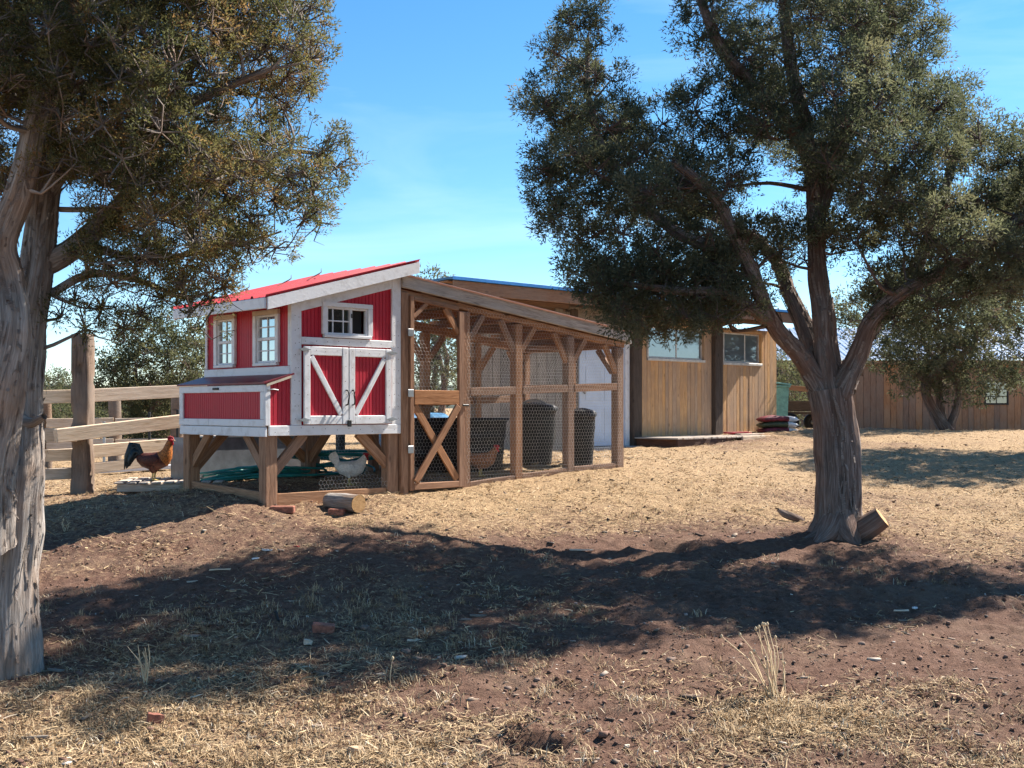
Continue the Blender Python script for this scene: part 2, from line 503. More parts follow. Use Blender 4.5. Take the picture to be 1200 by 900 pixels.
def leaf_mat(name, cols, trans=.46):
    m = NT(name)
    at = m.n('ShaderNodeAttribute'); at.attribute_name = 'tint'
    c = m.ramp(at.outputs['Fac'], cols)
    d = m.bsdf(c, .65, spec=.25)
    tr = m.n('ShaderNodeBsdfTranslucent'); m.l(m.mix(.55, c, (.12, .125, .05), 'ADD'), tr.inputs[0])
    mx = m.n('ShaderNodeMixShader'); mx.inputs[0].default_value = trans
    m.l(d, mx.inputs[1]); m.l(tr.outputs[0], mx.inputs[2])
    return m.done(mx.outputs[0])
M_['leaf_olive'] = leaf_mat('olive_juniper_leaf', [(0, (.025, .032, .016)), (.45, (.085, .085, .032)), (.85, (.180, .145, .055)), (.97, (.28, .12, .05))])
M_['leaf_green'] = leaf_mat('green_juniper_leaf', [(0, (.026, .036, .026)), (.5, (.075, .088, .056)), (.9, (.145, .142, .085)), (1, (.17, .12, .06))])
M_['leaf_far'] = leaf_mat('far_juniper_leaf', [(0, (.030, .040, .022)), (.5, (.065, .072, .038)), (1, (.125, .110, .055))])
def litter_mat(name, cols, rough=.9):
    m = NT(name)
    at = m.n('ShaderNodeAttribute'); at.attribute_name = 'tint'
    return m.done(m.bsdf(m.ramp(at.outputs['Fac'], cols), rough, spec=.2))
M_['straw'] = litter_mat('dry_straw', [(0, (.11, .075, .050)), (.4, (.33, .225, .125)), (.8, (.53, .395, .235)), (1, (.68, .60, .48))])
M_['chip'] = litter_mat('wood_chip', [(0, (.07, .045, .035)), (.5, (.26, .19, .14)), (.8, (.42, .36, .30)), (1, (.66, .62, .56))])
M_['clod'] = litter_mat('soil_clod', [(0, (.075, .042, .031)), (.5, (.16, .090, .066)), (1, (.28, .175, .13))])
M_['stone'] = litter_mat('pebble', [(0, (.06, .045, .040)), (.5, (.17, .11, .085)), (1, (.36, .30, .27))])

# ================================================================== GROUND
def ground_mat():
    m = NT('straw_strewn_red_soil')
    at = m.n('ShaderNodeAttribute'); at.attribute_name = 'straw'
    geo = m.n('ShaderNodeNewGeometry')
    pos = geo.outputs['Position']
    n1 = m.noise(pos, 2.0, 6, .62)
    n2 = m.noise(pos, 23.0, 6, .7)
    n3 = m.noise(pos, 110.0, 4, .7)
    soil = m.ramp(m.math('ADD', m.math('MULTIPLY', n2, .6), m.math('MULTIPLY', n3, .4)), [(.32, (.062, .033, .023)), (.50, (.150, .083, .058)), (.70, (.26, .16, .115))])
    pale = m.ramp(n1, [(.50, (0, 0, 0)), (.70, (1, 1, 1))])
    soil = m.mix(m.math('MULTIPLY', pale, .45), soil, (.24, .165, .115))
    # fibres of trodden straw in two directions
    w1 = m.noise(m.mapping(pos, (14, 90, 40)), 1.0, 4, .7, dist=1.2)
    w2 = m.noise(m.mapping(pos, (85, 16, 40)), 1.0, 4, .7, dist=1.2)
    fib = m.math('MAXIMUM', w1, w2)
    st = m.ramp(fib, [(.40, (.15, .095, .060)), (.54, (.40, .265, .145)), (.68, (.60, .44, .26))])
    cov = m.math('ADD', at.outputs['Fac'], m.math('MULTIPLY', m.math('SUBTRACT', n2, .5), 1.3))
    cov = m.math('ADD', cov, m.math('MULTIPLY', m.math('SUBTRACT', fib, .55), 1.2))
    k = m.ramp(cov, [(.42, (0, 0, 0)), (.78, (1, 1, 1))])
    c = m.mix(m.math('MULTIPLY', k, .9), soil, st)
    dark = m.ramp(n3, [(.28, (1, 1, 1)), (.38, (0, 0, 0))])
    c = m.mix(m.math('MULTIPLY', dark, .5), c, (.05, .03, .022))
    h = m.math('ADD', m.math('MULTIPLY', n2, .5), m.math('ADD', m.math('MULTIPLY', n3, .35), m.math('MULTIPLY', fib, .5)))
    return m.done(m.bsdf(c, .95, m.bump(h, 1.0, .035), spec=.15))
def axis(fine0, fine1, step, lo, hi, grow=1.09):
    a = list(np.arange(fine0, fine1 + 1e-6, step))
    s = step; v = a[-1]
    while v < hi:
        s *= grow; v += s; a.append(min(v, hi) if v >= hi else v)
    s = step; v = a[0]; b = []
    while v > lo:
        s *= grow; v -= s; b.append(v)
    return np.array(b[::-1] + a)
gxs = axis(-4.4, 5.4, .036, -4000, 4000, 1.085)
gys = axis(4.0, 11.5, .036, -300, 5000, 1.045)
GX, GY = np.meshgrid(gxs, gys)
GZ = gz(GX, GY)
nx, ny = len(gxs), len(gys)
ii = np.arange(nx * ny).reshape(ny, nx)
GF = np.stack([ii[:-1, :-1], ii[:-1, 1:], ii[1:, 1:], ii[1:, :-1]], -1).reshape(-1, 4)
M_['ground'] = ground_mat()
gme = np_mesh('ground', np.stack([GX, GY, GZ], -1).reshape(-1, 3), GF, smooth=True, attr={'straw': ('POINT', straw(GX, GY).ravel())})
ground = link('ground', gme, None, None, M_['ground'])
tag(ground, kind='structure')

# far forested hills, distance haze tinted into their colour as bluish grey-green
hm = NT('hazed_forested_hill')
c = hm.ramp(hm.noise(hm.n('ShaderNodeNewGeometry').outputs['Position'], .02, 6, .6), [(.35, (.045, .060, .055)), (.65, (.13, .14, .11))])
M_['hill'] = hm.done(hm.bsdf(c, .95, spec=.1))
def hill(y0, depth, x0, x1, n, hfun):
    xs = np.linspace(x0, x1, n)
    rows = []
    for k, f in enumerate((0, .25, .6, 1.0, 1.6)):
        prof = (0, .45, .85, 1.0, .3)[k]
        rows.append(np.stack([xs, np.full(n, y0 + depth * f) + 60 * vnoise(xs * .004, xs * 0 + k, 3), E - 3 + prof * hfun(xs)], -1))
    V = np.concatenate(rows)
    a = np.arange(5 * n).reshape(5, n)
    F = np.stack([a[:-1, :-1], a[:-1, 1:], a[1:, 1:], a[1:, :-1]], -1).reshape(-1, 4)
    o = np_world('hills', V, F, M_['hill'], smooth=True)
    return tag(o, kind='structure')
hill(2300, 500, -2600, 2600, 260, lambda x: 46 + 34 * vnoise(x * .0022, x * 0, 9) + 14 * vnoise(x * .009, x * 0, 10) + 18 * np.exp(-((x + 860) / 260) ** 2))

# ================================================================== TREES
def resample(P, rad, step):
    P = np.asarray(P, float); rad = np.asarray(rad, float)
    n = len(P)
    Q = np.vstack([2 * P[0] - P[1], P, 2 * P[-1] - P[-2]])
    out = []; ro = []
    for i in range(n - 1):
        p0, p1, p2, p3 = Q[i], Q[i + 1], Q[i + 2], Q[i + 3]
        m = max(2, int(np.linalg.norm(p2 - p1) / step))
        t = np.linspace(0, 1, m, endpoint=(i == n - 2))[:, None]
        out.append(.5 * ((2 * p1) + (-p0 + p2) * t + (2 * p0 - 5 * p1 + 4 * p2 - p3) * t ** 2 + (-p0 + 3 * p1 - 3 * p2 + p3) * t ** 3))
        ro.append(rad[i] + (rad[i + 1] - rad[i]) * t[:, 0])
    return np.vstack(out), np.concatenate(ro)
class Tubes:
    def __init__(s): s.V = []; s.F = []; s.UV = []; s.n = 0
    def add(s, P, rad, nseg=8, step=.05, flute=0.0, seed=0, wob=0.0):
        P, rad = resample(P, rad, step)
        rg = np.random.default_rng(seed + 100)
        if wob:
            L0 = np.arange(len(P)) * step
            for a in range(3): P[:, a] += wob * vnoise(L0 * 3.0 + 5 * a, L0 * 0 + a, seed) * np.minimum(1, np.arange(len(P)) / 4)
        T = np.gradient(P, axis=0); T /= np.linalg.norm(T, axis=1)[:, None] + 1e-9
        up = np.array([0, 0, 1.0]) if abs(T[0, 2]) < .9 else np.array([1.0, 0, 0])
        N = np.cross(up, T[0]); N /= np.linalg.norm(N)
        L = np.r_[0, np.cumsum(np.linalg.norm(np.diff(P, axis=0), axis=1))]
        th = np.linspace(0, 2 * math.pi, nseg + 1)
        VV = np.zeros((len(P), nseg + 1, 3)); UV = np.zeros((len(P), nseg + 1, 2))
        ph = rg.uniform(0, 6.28, 8); tw = rg.uniform(-2.2, 2.2)
        for i in range(len(P)):
            N = N - T[i] * N.dot(T[i]); N /= np.linalg.norm(N) + 1e-9
            B = np.cross(T[i], N)
            r = np.full(nseg + 1, rad[i])
            if flute:
                l = L[i]
                d = .50 * np.abs(np.sin(1.5 * th + ph[0] + tw * .5 * l + .8 * math.sin(1.9 * l + ph[4]))) + .30 * np.sin(3 * th + ph[1] + tw * l + .9 * math.sin(2.7 * l + ph[5]))
                d = d + .30 * np.abs(np.sin(4 * th + ph[2] + tw * l * 1.2)) + .22 * np.sin(9 * th + ph[3] + 2 * math.sin(5 * l) + tw * l) + .14 * np.sin(15 * th + ph[6] + 3 * l)
                d = d + .18 * math.sin(7 * l + ph[7]) + .12 * math.sin(19 * l + ph[2])
                if nseg > 40:                                   # shaggy fibre ridges
                    rid = 1 - 2 * np.abs(vnoise(np.cos(th) * 7 + 1.1 * l, np.sin(th) * 7 + .8 * l, seed)) - .6
                    fin = vnoise(np.cos(th) * 19 + 2.3 * l, np.sin(th) * 19 - 1.7 * l, seed + 3)
                    kn = np.clip(vnoise(np.cos(th) * 1.6 + 9 * l * .35, np.sin(th) * 1.6 + 5 * l * .35, seed + 5) - .22, 0, 1)
                    d = d + .75 * rid + .55 * fin + 1.4 * kn
                r = r * (1 + flute * d)
            VV[i] = P[i] + np.cos(th)[:, None] * N * r[:, None] + np.sin(th)[:, None] * B * r[:, None]
            UV[i, :, 0] = th / 6.2832 * 6.2832 * max(rad[0], .01); UV[i, :, 1] = L[i] + seed * .37
        a = np.arange(len(P) * (nseg + 1)).reshape(len(P), nseg + 1) + s.n
        s.V.append(VV.reshape(-1, 3)); s.UV.append(UV.reshape(-1, 2))
        s.F.append(np.stack([a[:-1, :-1], a[:-1, 1:], a[1:, 1:], a[1:, :-1]], -1).reshape(-1, 4))
        s.n += VV.shape[0] * VV.shape[1]
        return P, rad
    def build(s, name, mat, parent, origin):
        return np_world(name, np.vstack(s.V), np.vstack(s.F), mat, parent, origin, uv=np.vstack(s.UV), smooth=True)

def bark_strips(paths, n, seed, origin, mat, parent, Lr=(.08, .30), wr=(.006, .016)):
    """loose fibrous strips lifting off the trunk"""
    rg = np.random.default_rng(seed)
    V = []; UV = []; F = []; k = 0
    tot = [len(p[0]) for p in paths]
    for i in range(n):
        P, rad = paths[rg.choice(len(paths), p=np.array(tot) / sum(tot))]
        L = rg.uniform(*Lr); w = rg.uniform(*wr)
        step = np.linalg.norm(P[1] - P[0])
        m = max(3, int(L / step))
        if len(P) <= m + 1: continue
        j = rg.integers(0, len(P) - m)
        T = P[j + m] - P[j]; T /= np.linalg.norm(T) + 1e-9
        a = rg.normal(size=3); a -= T * a.dot(T); a /= np.linalg.norm(a)
        side = np.cross(T, a)
        lift = rg.uniform(0, .03); drift = rg.normal() * .02
        for q, f in enumerate((0, .33, .66, 1.0)):
            jj = min(j + int(m * f), len(P) - 1)
            rr = rad[jj] * rg.uniform(.98, 1.10) + (lift * (abs(f - .6) * 1.6) ** 2)
            c = P[jj] + a * rr + side * drift * f
            ww = w * (1 - .6 * abs(f - .5))
            V += [c - side * ww, c + side * ww]; u = rg.uniform(0, 3)
            UV += [(u, f * L), (u + ww * 2, f * L)]
        for q in range(3): F.append((k + 2 * q, k + 2 * q + 1, k + 2 * q + 3, k + 2 * q + 2))
        k += 8
    o = np_world('loose_bark', np.array(V), np.array(F), mat, parent, origin, uv=np.array(UV), smooth=True)
    return tag(o, kind='stuff')

class Twigs:
    """many thin three-sided twigs, each bent once"""
    def __init__(s): s.A = []; s.R = []
    def add(s, pts, rad): s.A.append(np.array(pts)); s.R.append(rad)
    def build(s, name, mat, parent, origin):
        A = np.array(s.A); Rr = np.array(s.R)                       # (n,3,3), (n,3)
        T = A[:, 2] - A[:, 0]; T /= np.linalg.norm(T, axis=1)[:, None] + 1e-9
        n1 = np.cross(T, np.array([.31, .57, .76])); n1 /= np.linalg.norm(n1, axis=1)[:, None] + 1e-9
        n2 = np.cross(T, n1)
        V = []
        for k in range(3):
            for a in (0, 2.094, 4.189):
                V.append(A[:, k] + (n1 * math.cos(a) + n2 * math.sin(a)) * Rr[:, k:k + 1])
        V = np.stack(V, 1); n = len(A)
        b = (np.arange(n) * 9)[:, None]
        F = []
        for k in (0, 3):
            for a in range(3):
                F.append(np.concatenate([b + k + a, b + k + (a + 1) % 3, b + k + 3 + (a + 1) % 3, b + k + 3 + a], 1))
        F = np.concatenate(F)
        uv = np.tile(np.array([[i % 3 * .02, i // 3 * .1] for i in range(9)]), (n, 1))
        return np_world(name, V.reshape(-1, 3), F, mat, parent, origin, uv=uv, smooth=True)

class Leaves:
    def __init__(s): s.V = []; s.t = []
    def tufts(s, C, D, n, rt, Ll, Lw, tint, seed):
        """C tuft centres (k,3), D tuft directions, n leaves each, tuft radius rt"""
        rg = np.random.default_rng(seed)
        k = len(C)
        if k == 0: return
        c = np.repeat(C, n, 0); d = np.repeat(D, n, 0); tt = np.repeat(tint, n)
        v = rg.normal(size=(k * n, 3)); v /= np.linalg.norm(v, axis=1)[:, None]
        dirn = v * .95 + d * .75; dirn /= np.linalg.norm(dirn, axis=1)[:, None]
        rv = np.repeat(rt * rg.uniform(.55, 1.55, (k, 1)), n, 0)
        p = c + dirn * (rg.uniform(0.05, 1, (k * n, 1)) ** .7) * rv + rg.normal(size=(k * n, 3)) * rt * .16
        L = Ll * rg.uniform(.6, 1.35, (k * n, 1)); w = Lw * rg.uniform(.7, 1.3, (k * n, 1))
        ld = dirn + rg.normal(size=(k * n, 3)) * .45; ld /= np.linalg.norm(ld, axis=1)[:, None]
        sd = np.cross(ld, rg.normal(size=(k * n, 3))); sd /= np.linalg.norm(sd, axis=1)[:, None] + 1e-9
        q = np.stack([p - sd * w, p + sd * w, p + ld * L], 1)
        s.V.append(q.reshape(-1, 3)); s.t.append(np.clip(tt + rg.normal(size=k * n) * .09, 0, .93))
    def build(s, name, mat, parent, origin):
        V = np.vstack(s.V); n = len(V) // 3
        print(name, 'leaves', n)
        return np_world(name, V, np.arange(n * 3).reshape(n, 3), mat, parent, origin, attr={'tint': ('FACE', np.concatenate(s.t))})

def poly_sd(poly, x, y):
    """signed distance (positive inside) of points to polygon"""
    poly = np.asarray(poly, float)
    d = np.full(x.shape, 1e9); ins = np.zeros(x.shape, bool)
    for i in range(len(poly)):
        a = poly[i]; b = poly[(i + 1) % len(poly)]
        e = b - a
        t = np.clip(((x - a[0]) * e[0] + (y - a[1]) * e[1]) / (e @ e), 0, 1)
        d = np.minimum(d, np.hypot(x - a[0] - t * e[0], y - a[1] - t * e[1]))
        c = ((a[1] > y) != (b[1] > y)) & (x < (b[0] - a[0]) * (y - a[1]) / (b[1] - a[1] + 1e-12) + a[0])
        ins ^= c
    return np.where(ins, d, -d)

def crown_clumps(poly, holes, Y0, half, spacing, n_try, seed, flat=.55, gapf=1.9, gap=.11):
    """scatter clump centres through the crown's volume: outline polygon = side elevation in metres (x,z) at distance Y0"""
    rg = np.random.default_rng(seed)
    poly = np.asarray(poly, float)
    lo = poly.min(0); hi = poly.max(0)
    X = rg.uniform(lo[0], hi[0], n_try); Z = rg.uniform(lo[1], hi[1], n_try)
    sd = poly_sd(poly, X, Z)
    ok = sd > .06
    for (hx, hz, hr) in holes: ok &= np.hypot(X - hx, Z - hz) > hr
    X = X[ok]; Z = Z[ok]; sd = sd[ok]
    hw = np.minimum(half, .25 + flat * 2.2 * sd)
    Yd = Y0 + hw * rg.uniform(-1, 1, len(X))
    C = np.stack([X, Yd, Z], -1)
    g3 = vnoise(X * gapf + Yd * .7 * gapf, Z * gapf - Yd * .5 * gapf, seed + 1) + vnoise(X * gapf - Yd * .8 * gapf + 9, Z * gapf + Yd * .6 * gapf, seed + 2)
    C = C[g3 > gap]
    buf = np.zeros((len(C), 3)); nb = 0
    for p in C:
        if nb == 0 or np.min(((buf[:nb] - p) ** 2).sum(1)) > spacing ** 2:
            buf[nb] = p; nb += 1
    pts = buf[:nb].copy()
    # keep the outline true from where the crown stands: scale x,z about the eye by depth
    k = (pts[:, 1] / Y0)[:, None]
    pts[:, [0]] *= (1 + (k - 1) * .8); pts[:, [2]] = E + (pts[:, [2]] - E) * (1 + (k - 1) * .8)
    return pts

def grow(parent, origin, clumps, skel, leafmat, barkmat, seed, tufts=16, nleaf=55, cr=.30, rt=.10, Ll=.040, Lw=.0062, twig_r=.012, tint0=.5, tintv=.22, bare=0.2):
    """branches from the limbs to each clump, twigs and foliage tufts in the clump"""
    rg = np.random.default_rng(seed)
    tb = Tubes(); tw = Twigs(); lv = Leaves()
    SP = np.vstack([s[0] for s in skel]); SR = np.concatenate([s[1] for s in skel])
    order = np.argsort(np.linalg.norm(clumps - SP.mean(0), axis=1))
    nodes = [SP]; nrad = [SR]
    for ci in order:
        c = clumps[ci]
        A = np.vstack(nodes); AR = np.concatenate(nrad)
        d = np.linalg.norm(A - c, axis=1) + np.maximum(0, A[:, 2] - c[2] + .05) * 1.2 + np.maximum(0, .006 - AR) * 60
        j = int(np.argmin(d)); a = A[j]
        dist = np.linalg.norm(c - a)
        mid = (a + c) / 2 + rg.normal(size=3) * dist * .12 + np.array([0, 0, -.10 * dist])
        r0 = min(AR[j] * .75, .008 + .016 * dist + twig_r * .3)
        P, rr = tb.add([a, mid, c], [r0, r0 * .7, max(.004, r0 * .4)], 6, max(.06, dist / 8), seed=int(ci), wob=.05 * dist)
        nodes.append(P[len(P) // 2:]); nrad.append(rr[len(P) // 2:])
        m = max(4, int(tufts * rg.uniform(.65, 1.3)))
        v = rg.normal(size=(m, 3)); v /= np.linalg.norm(v, axis=1)[:, None]
        rad = cr * rg.uniform(.75, 1.3) * rg.uniform(.25, 1, (m, 1)) ** .5
        T = c + v * rad * np.array([1.05, 1.05, .8]) + np.array([0, 0, .04])
        out = c - origin - np.array([0, 0, 1.8]); out = out / (np.linalg.norm(out) + 1e-6)
        D = v * .6 + out * .35 + np.array([0, 0, .45]); D /= np.linalg.norm(D, axis=1)[:, None]
        tc = tint0 + rg.normal() * tintv * .6
        lv.tufts(T, D, nleaf, rt, Ll, Lw, np.clip(tc + rg.normal(size=m) * tintv * .5, 0, .92), seed * 1000 + int(ci))
        for q in range(m):
            e = T[q]; mm = (c + e) / 2 + rg.normal(size=3) * .035
            tw.add([c, mm, e], [.0055, .004, .002])
        for q in range(rg.poisson(bare * 3)):
            e = c + np.clip(rg.normal(size=3), -1, 1) * cr * .85; mm = (c + e) / 2 + rg.normal(size=3) * cr * .3
            tw.add([c, mm, e], [.005, .0035, .0015])
    tag(tb.build('branch_work', barkmat, parent, origin), kind='stuff')
    tag(tw.build('twig_growth', barkmat, parent, origin), kind='stuff')
    lv.build('crown', leafmat, parent, origin)

def limb(parent, origin, P, rad, mat, seed, name='limb', nseg=20, flute=.22, step=.04, wob=.02):
    t = Tubes(); r = t.add(P, rad, nseg, step, flute, seed, wob)
    t.build(name, mat, parent, origin)
    return r
def upx(pts, Y):
    """outline points of the elevation at distance Y (metres x, z)"""
    return [((u - 600) / FPX * Y, E + (HZ - v) / FPX * Y) for (u, v) in pts]

# ---- big juniper by the bare soil (right)
def tree_right():
    Y0 = 9.5
    b = px(985, 640, Y0); o = (b.x, b.y, G(b.x, b.y))
    root = empty('juniper_tree', o, 'tall dark green juniper with a forked trunk and sawn-off stub on bare red soil', 'tree', 'junipers on the property')
    o = np.array(o)
    bm = M_['bark_dark']
    def q(u, v, dy=0): p = px(u, v, Y0 + dy); return np.array(p)
    sk = []
    sk.append(limb(root, o, [o + [0, 0, -.15], o + [-.01, 0, .05], q(983, 600), q(981, 540), q(977, 490), q(972, 455)], [.25, .205, .168, .150, .142, .158], bm, 1, 'trunk', 84, .18, .018, .01))
    sk.append(limb(root, o, [q(968, 470), q(935, 415, -.1), q(905, 375, -.3), q(873, 300, -.6), q(840, 235, -.8), q(790, 190, -1.0)], [.088, .066, .055, .044, .034, .018], bm, 2))
    sk.append(limb(root, o, [q(972, 465, .05), q(948, 400, .2), q(925, 345, .35), q(905, 300, .7), q(850, 260, 1.1), q(760, 235, 1.4)], [.095, .070, .058, .046, .036, .02], bm, 3))
    sk.append(limb(root, o, [q(975, 465), q(966, 390), q(958, 310, .1), q(955, 230, .1), q(942, 150, 0), q(925, 60, -.1), q(915, -80, -.1), q(925, -190, 0)], [.108, .082, .070, .060, .052, .040, .030, .013], bm, 4, nseg=26))
    sk.append(limb(root, o, [q(985, 462, -.05), q(1008, 410, -.15), q(1022, 372, -.3), q(1060, 340, -.5), q(1120, 310, -.6), q(1195, 255, -.5), q(1290, 200, -.3)], [.088, .066, .054, .044, .035, .028, .015], bm, 5))
    sk.append(limb(root, o, [q(990, 455, .1), q(1020, 385, .4), q(1075, 310, .7), q(1110, 220, .9), q(1130, 120, .8)], [.08, .062, .05, .038, .015], bm, 6))
    sk.append(limb(root, o, [q(957, 250, .1), q(985, 170, .3), q(1010, 90, .5), q(1030, 0, .6), q(1040, -90, .5)], [.075, .06, .05, .04, .02], bm, 7))
    sk.append(limb(root, o, [q(950, 180, .05), q(890, 110, -.3), q(840, 50, -.5), q(810, -40, -.5)], [.06, .05, .04, .02], bm, 8))
    sk.append(limb(root, o, [q(873, 300, -.6), q(790, 270, -.5), q(720, 200, -.3), q(690, 120, -.1), q(690, 40, 0)], [.048, .038, .03, .022, .010], bm, 9))
    sk.append(limb(root, o, [q(905, 378, -.3), q(850, 345, -.7), q(790, 340, -.9), q(720, 330, -.9)], [.045, .035, .028, .012], bm, 10, nseg=14))
    # sawn-off stub and root flare
    st = Tubes(); e = q(1034, 606, -.22)
    st.add([q(990, 628, -.05), q(1010, 622, -.16), e], [.11, .095, .082], 18, .03, .12, 55)
    stub = st.build('sawn_stub', bm, root, o)
    dv = Vector(e - q(1010, 622, -.16)).normalized(); a = dv.orthogonal().normalized(); bb = dv.cross(a)
    disc = [Vector(e) + dv * .003] + [Vector(e) + (a * math.cos(k * .349) + bb * math.sin(k * .349)) * .083 for k in range(18)]
    mesh_world('cut_face', disc, [(0, 1 + k, 1 + (k + 1) % 18) for k in range(18)], M_['cutwood'], stub)
    for k, (du, dv_, dy) in enumerate([(-42, 8, -.15), (-30, 14, -.3), (20, 16, -.35), (38, 4, .1)]):
        e2 = q(985 + du, 636 + dv_, dy); e2[2] = G(e2[0], e2[1]) - .03
        rt_ = Tubes(); rt_.add([q(985 + du * .15, 605, dy * .2), q(985 + du * .5, 628, dy * .6), e2], [.10, .085, .03], 12, .04, .2, 60 + k)
        rt_.build('root_flare', bm, root, o)
    bark_strips(sk[:6], 1900, 3, o, M_['bark_strip'], root, (.06, .34), (.004, .013))
    outline = upx([(690, -30), (665, 20), (640, 60), (655, 100), (622, 120), (640, 165), (617, 205), (634, 250), (625, 265), (655, 310), (650, 335), (690, 365), (735, 385), (790, 388), (850, 372), (890, 345), (930, 330),
                   (1010, 345), (1075, 385), (1130, 395), (1190, 370), (1250, 390), (1340, 350), (1400, 270), (1420, 180), (1370, 110), (1290, 90), (1190, 175), (1165, 125), (1130, 70), (1105, 10), (1090, -60), (1060, -150), (980, -250), (880, -240), (800, -150), (800, -60), (792, 20), (806, 80), (782, 112), (752, 105), (736, 60), (726, 0), (712, -30)], Y0)
    holes = [((u - 600) / FPX * Y0, E + (HZ - v) / FPX * Y0, r * Y0 / FPX) for (u, v, r) in [(900, 225, 46), (912, 190, 26), (880, 255, 24), (985, 330, 30), (925, 330, 26), (1010, 395, 40)]]
    cl = crown_clumps(outline, holes, Y0, 1.5, .26, 9000, 21)
    rg = np.random.default_rng(77)
    extra = [q(u, v, dy) for (u, v, dy) in [(700, 345, -.8), (725, 360, -.6), (750, 372, -.9), (775, 350, -.7), (780, 382, -.5), (805, 372, -.9), (830, 360, -.6), (850, 378, -.3), (815, 345, -.9), (865, 350, -.2), (740, 335, -.9), (690, 325, -.7), (795, 325, -.8), (880, 330, .2), (845, 330, -.8), (760, 390, -.4), (1050, 370, -.3), (1090, 350, -.6), (1130, 345, -.5), (690, 15, 0), (668, 45, .1), (705, 50, -.2), (655, 85, 0), (685, 95, .2), (715, 95, 0), (640, 130, .1), (670, 135, -.2), (700, 140, .2), (735, 130, 0), (640, 180, 0), (665, 175, .3), (700, 185, -.3), (730, 175, .2), (635, 215, .1), (665, 225, -.1), (650, 265, 0), (690, 240, .3), (680, 285, .1), (670, 320, -.2), (710, -20, 0), (690, -40, .1), (1215, 240, -.4), (1250, 200, -.2), (1290, 230, 0), (1330, 200, -.3), (1370, 240, .1), (1260, 290, -.5), (1300, 310, -.2), (1345, 290, .2), (1225, 310, -.2), (1400, 200, .2), (1420, 260, 0), (1280, 160, .3), (1340, 150, .1), (1235, 340, .1), (1385, 300, -.2)]]
    extra += [q(u, v, dy) for (u, v, dy) in [(842, 55, -.5), (820, 5, -.5), (862, 85, -.5), (805, -25, -.5), (884, 112, -.4), (835, 25, -.7), (858, 50, -.2), (875, 70, -.7), (820, 45, -.4), (905, 60, -.3)]]
    extra += [q(690 + 190 * a_, 300 + 85 * b_, -1.0 + 1.2 * c_) for (a_, b_, c_) in rg.uniform(0, 1, (30, 3))]
    extra += [q(1020 + 180 * a_, 230 + 150 * b_, -.8 + 1.8 * c_) for (a_, b_, c_) in rg.uniform(0, 1, (22, 3))]
    extra += [q(1180 + 280 * a_, 130 + 230 * b_, -.7 + 1.4 * c_) for (a_, b_, c_) in rg.uniform(0, 1, (20, 3))]
    cl = cl[(rg.uniform(0, 1, len(cl)) < .48) | (cl[:, 2] < E + 3.55)]       # unseen crown top thinned so its ground shadow breaks into dapples
    cl = np.vstack([cl, np.array(extra)])
    print('right clumps', len(cl))
    grow(root, o, cl, sk, M_['leaf_green'], bm, 31, tufts=13, nleaf=72, cr=.20, rt=.085, Ll=.034, Lw=.0056, tint0=.50, tintv=.36, bare=.35)
    return root
tree_right()

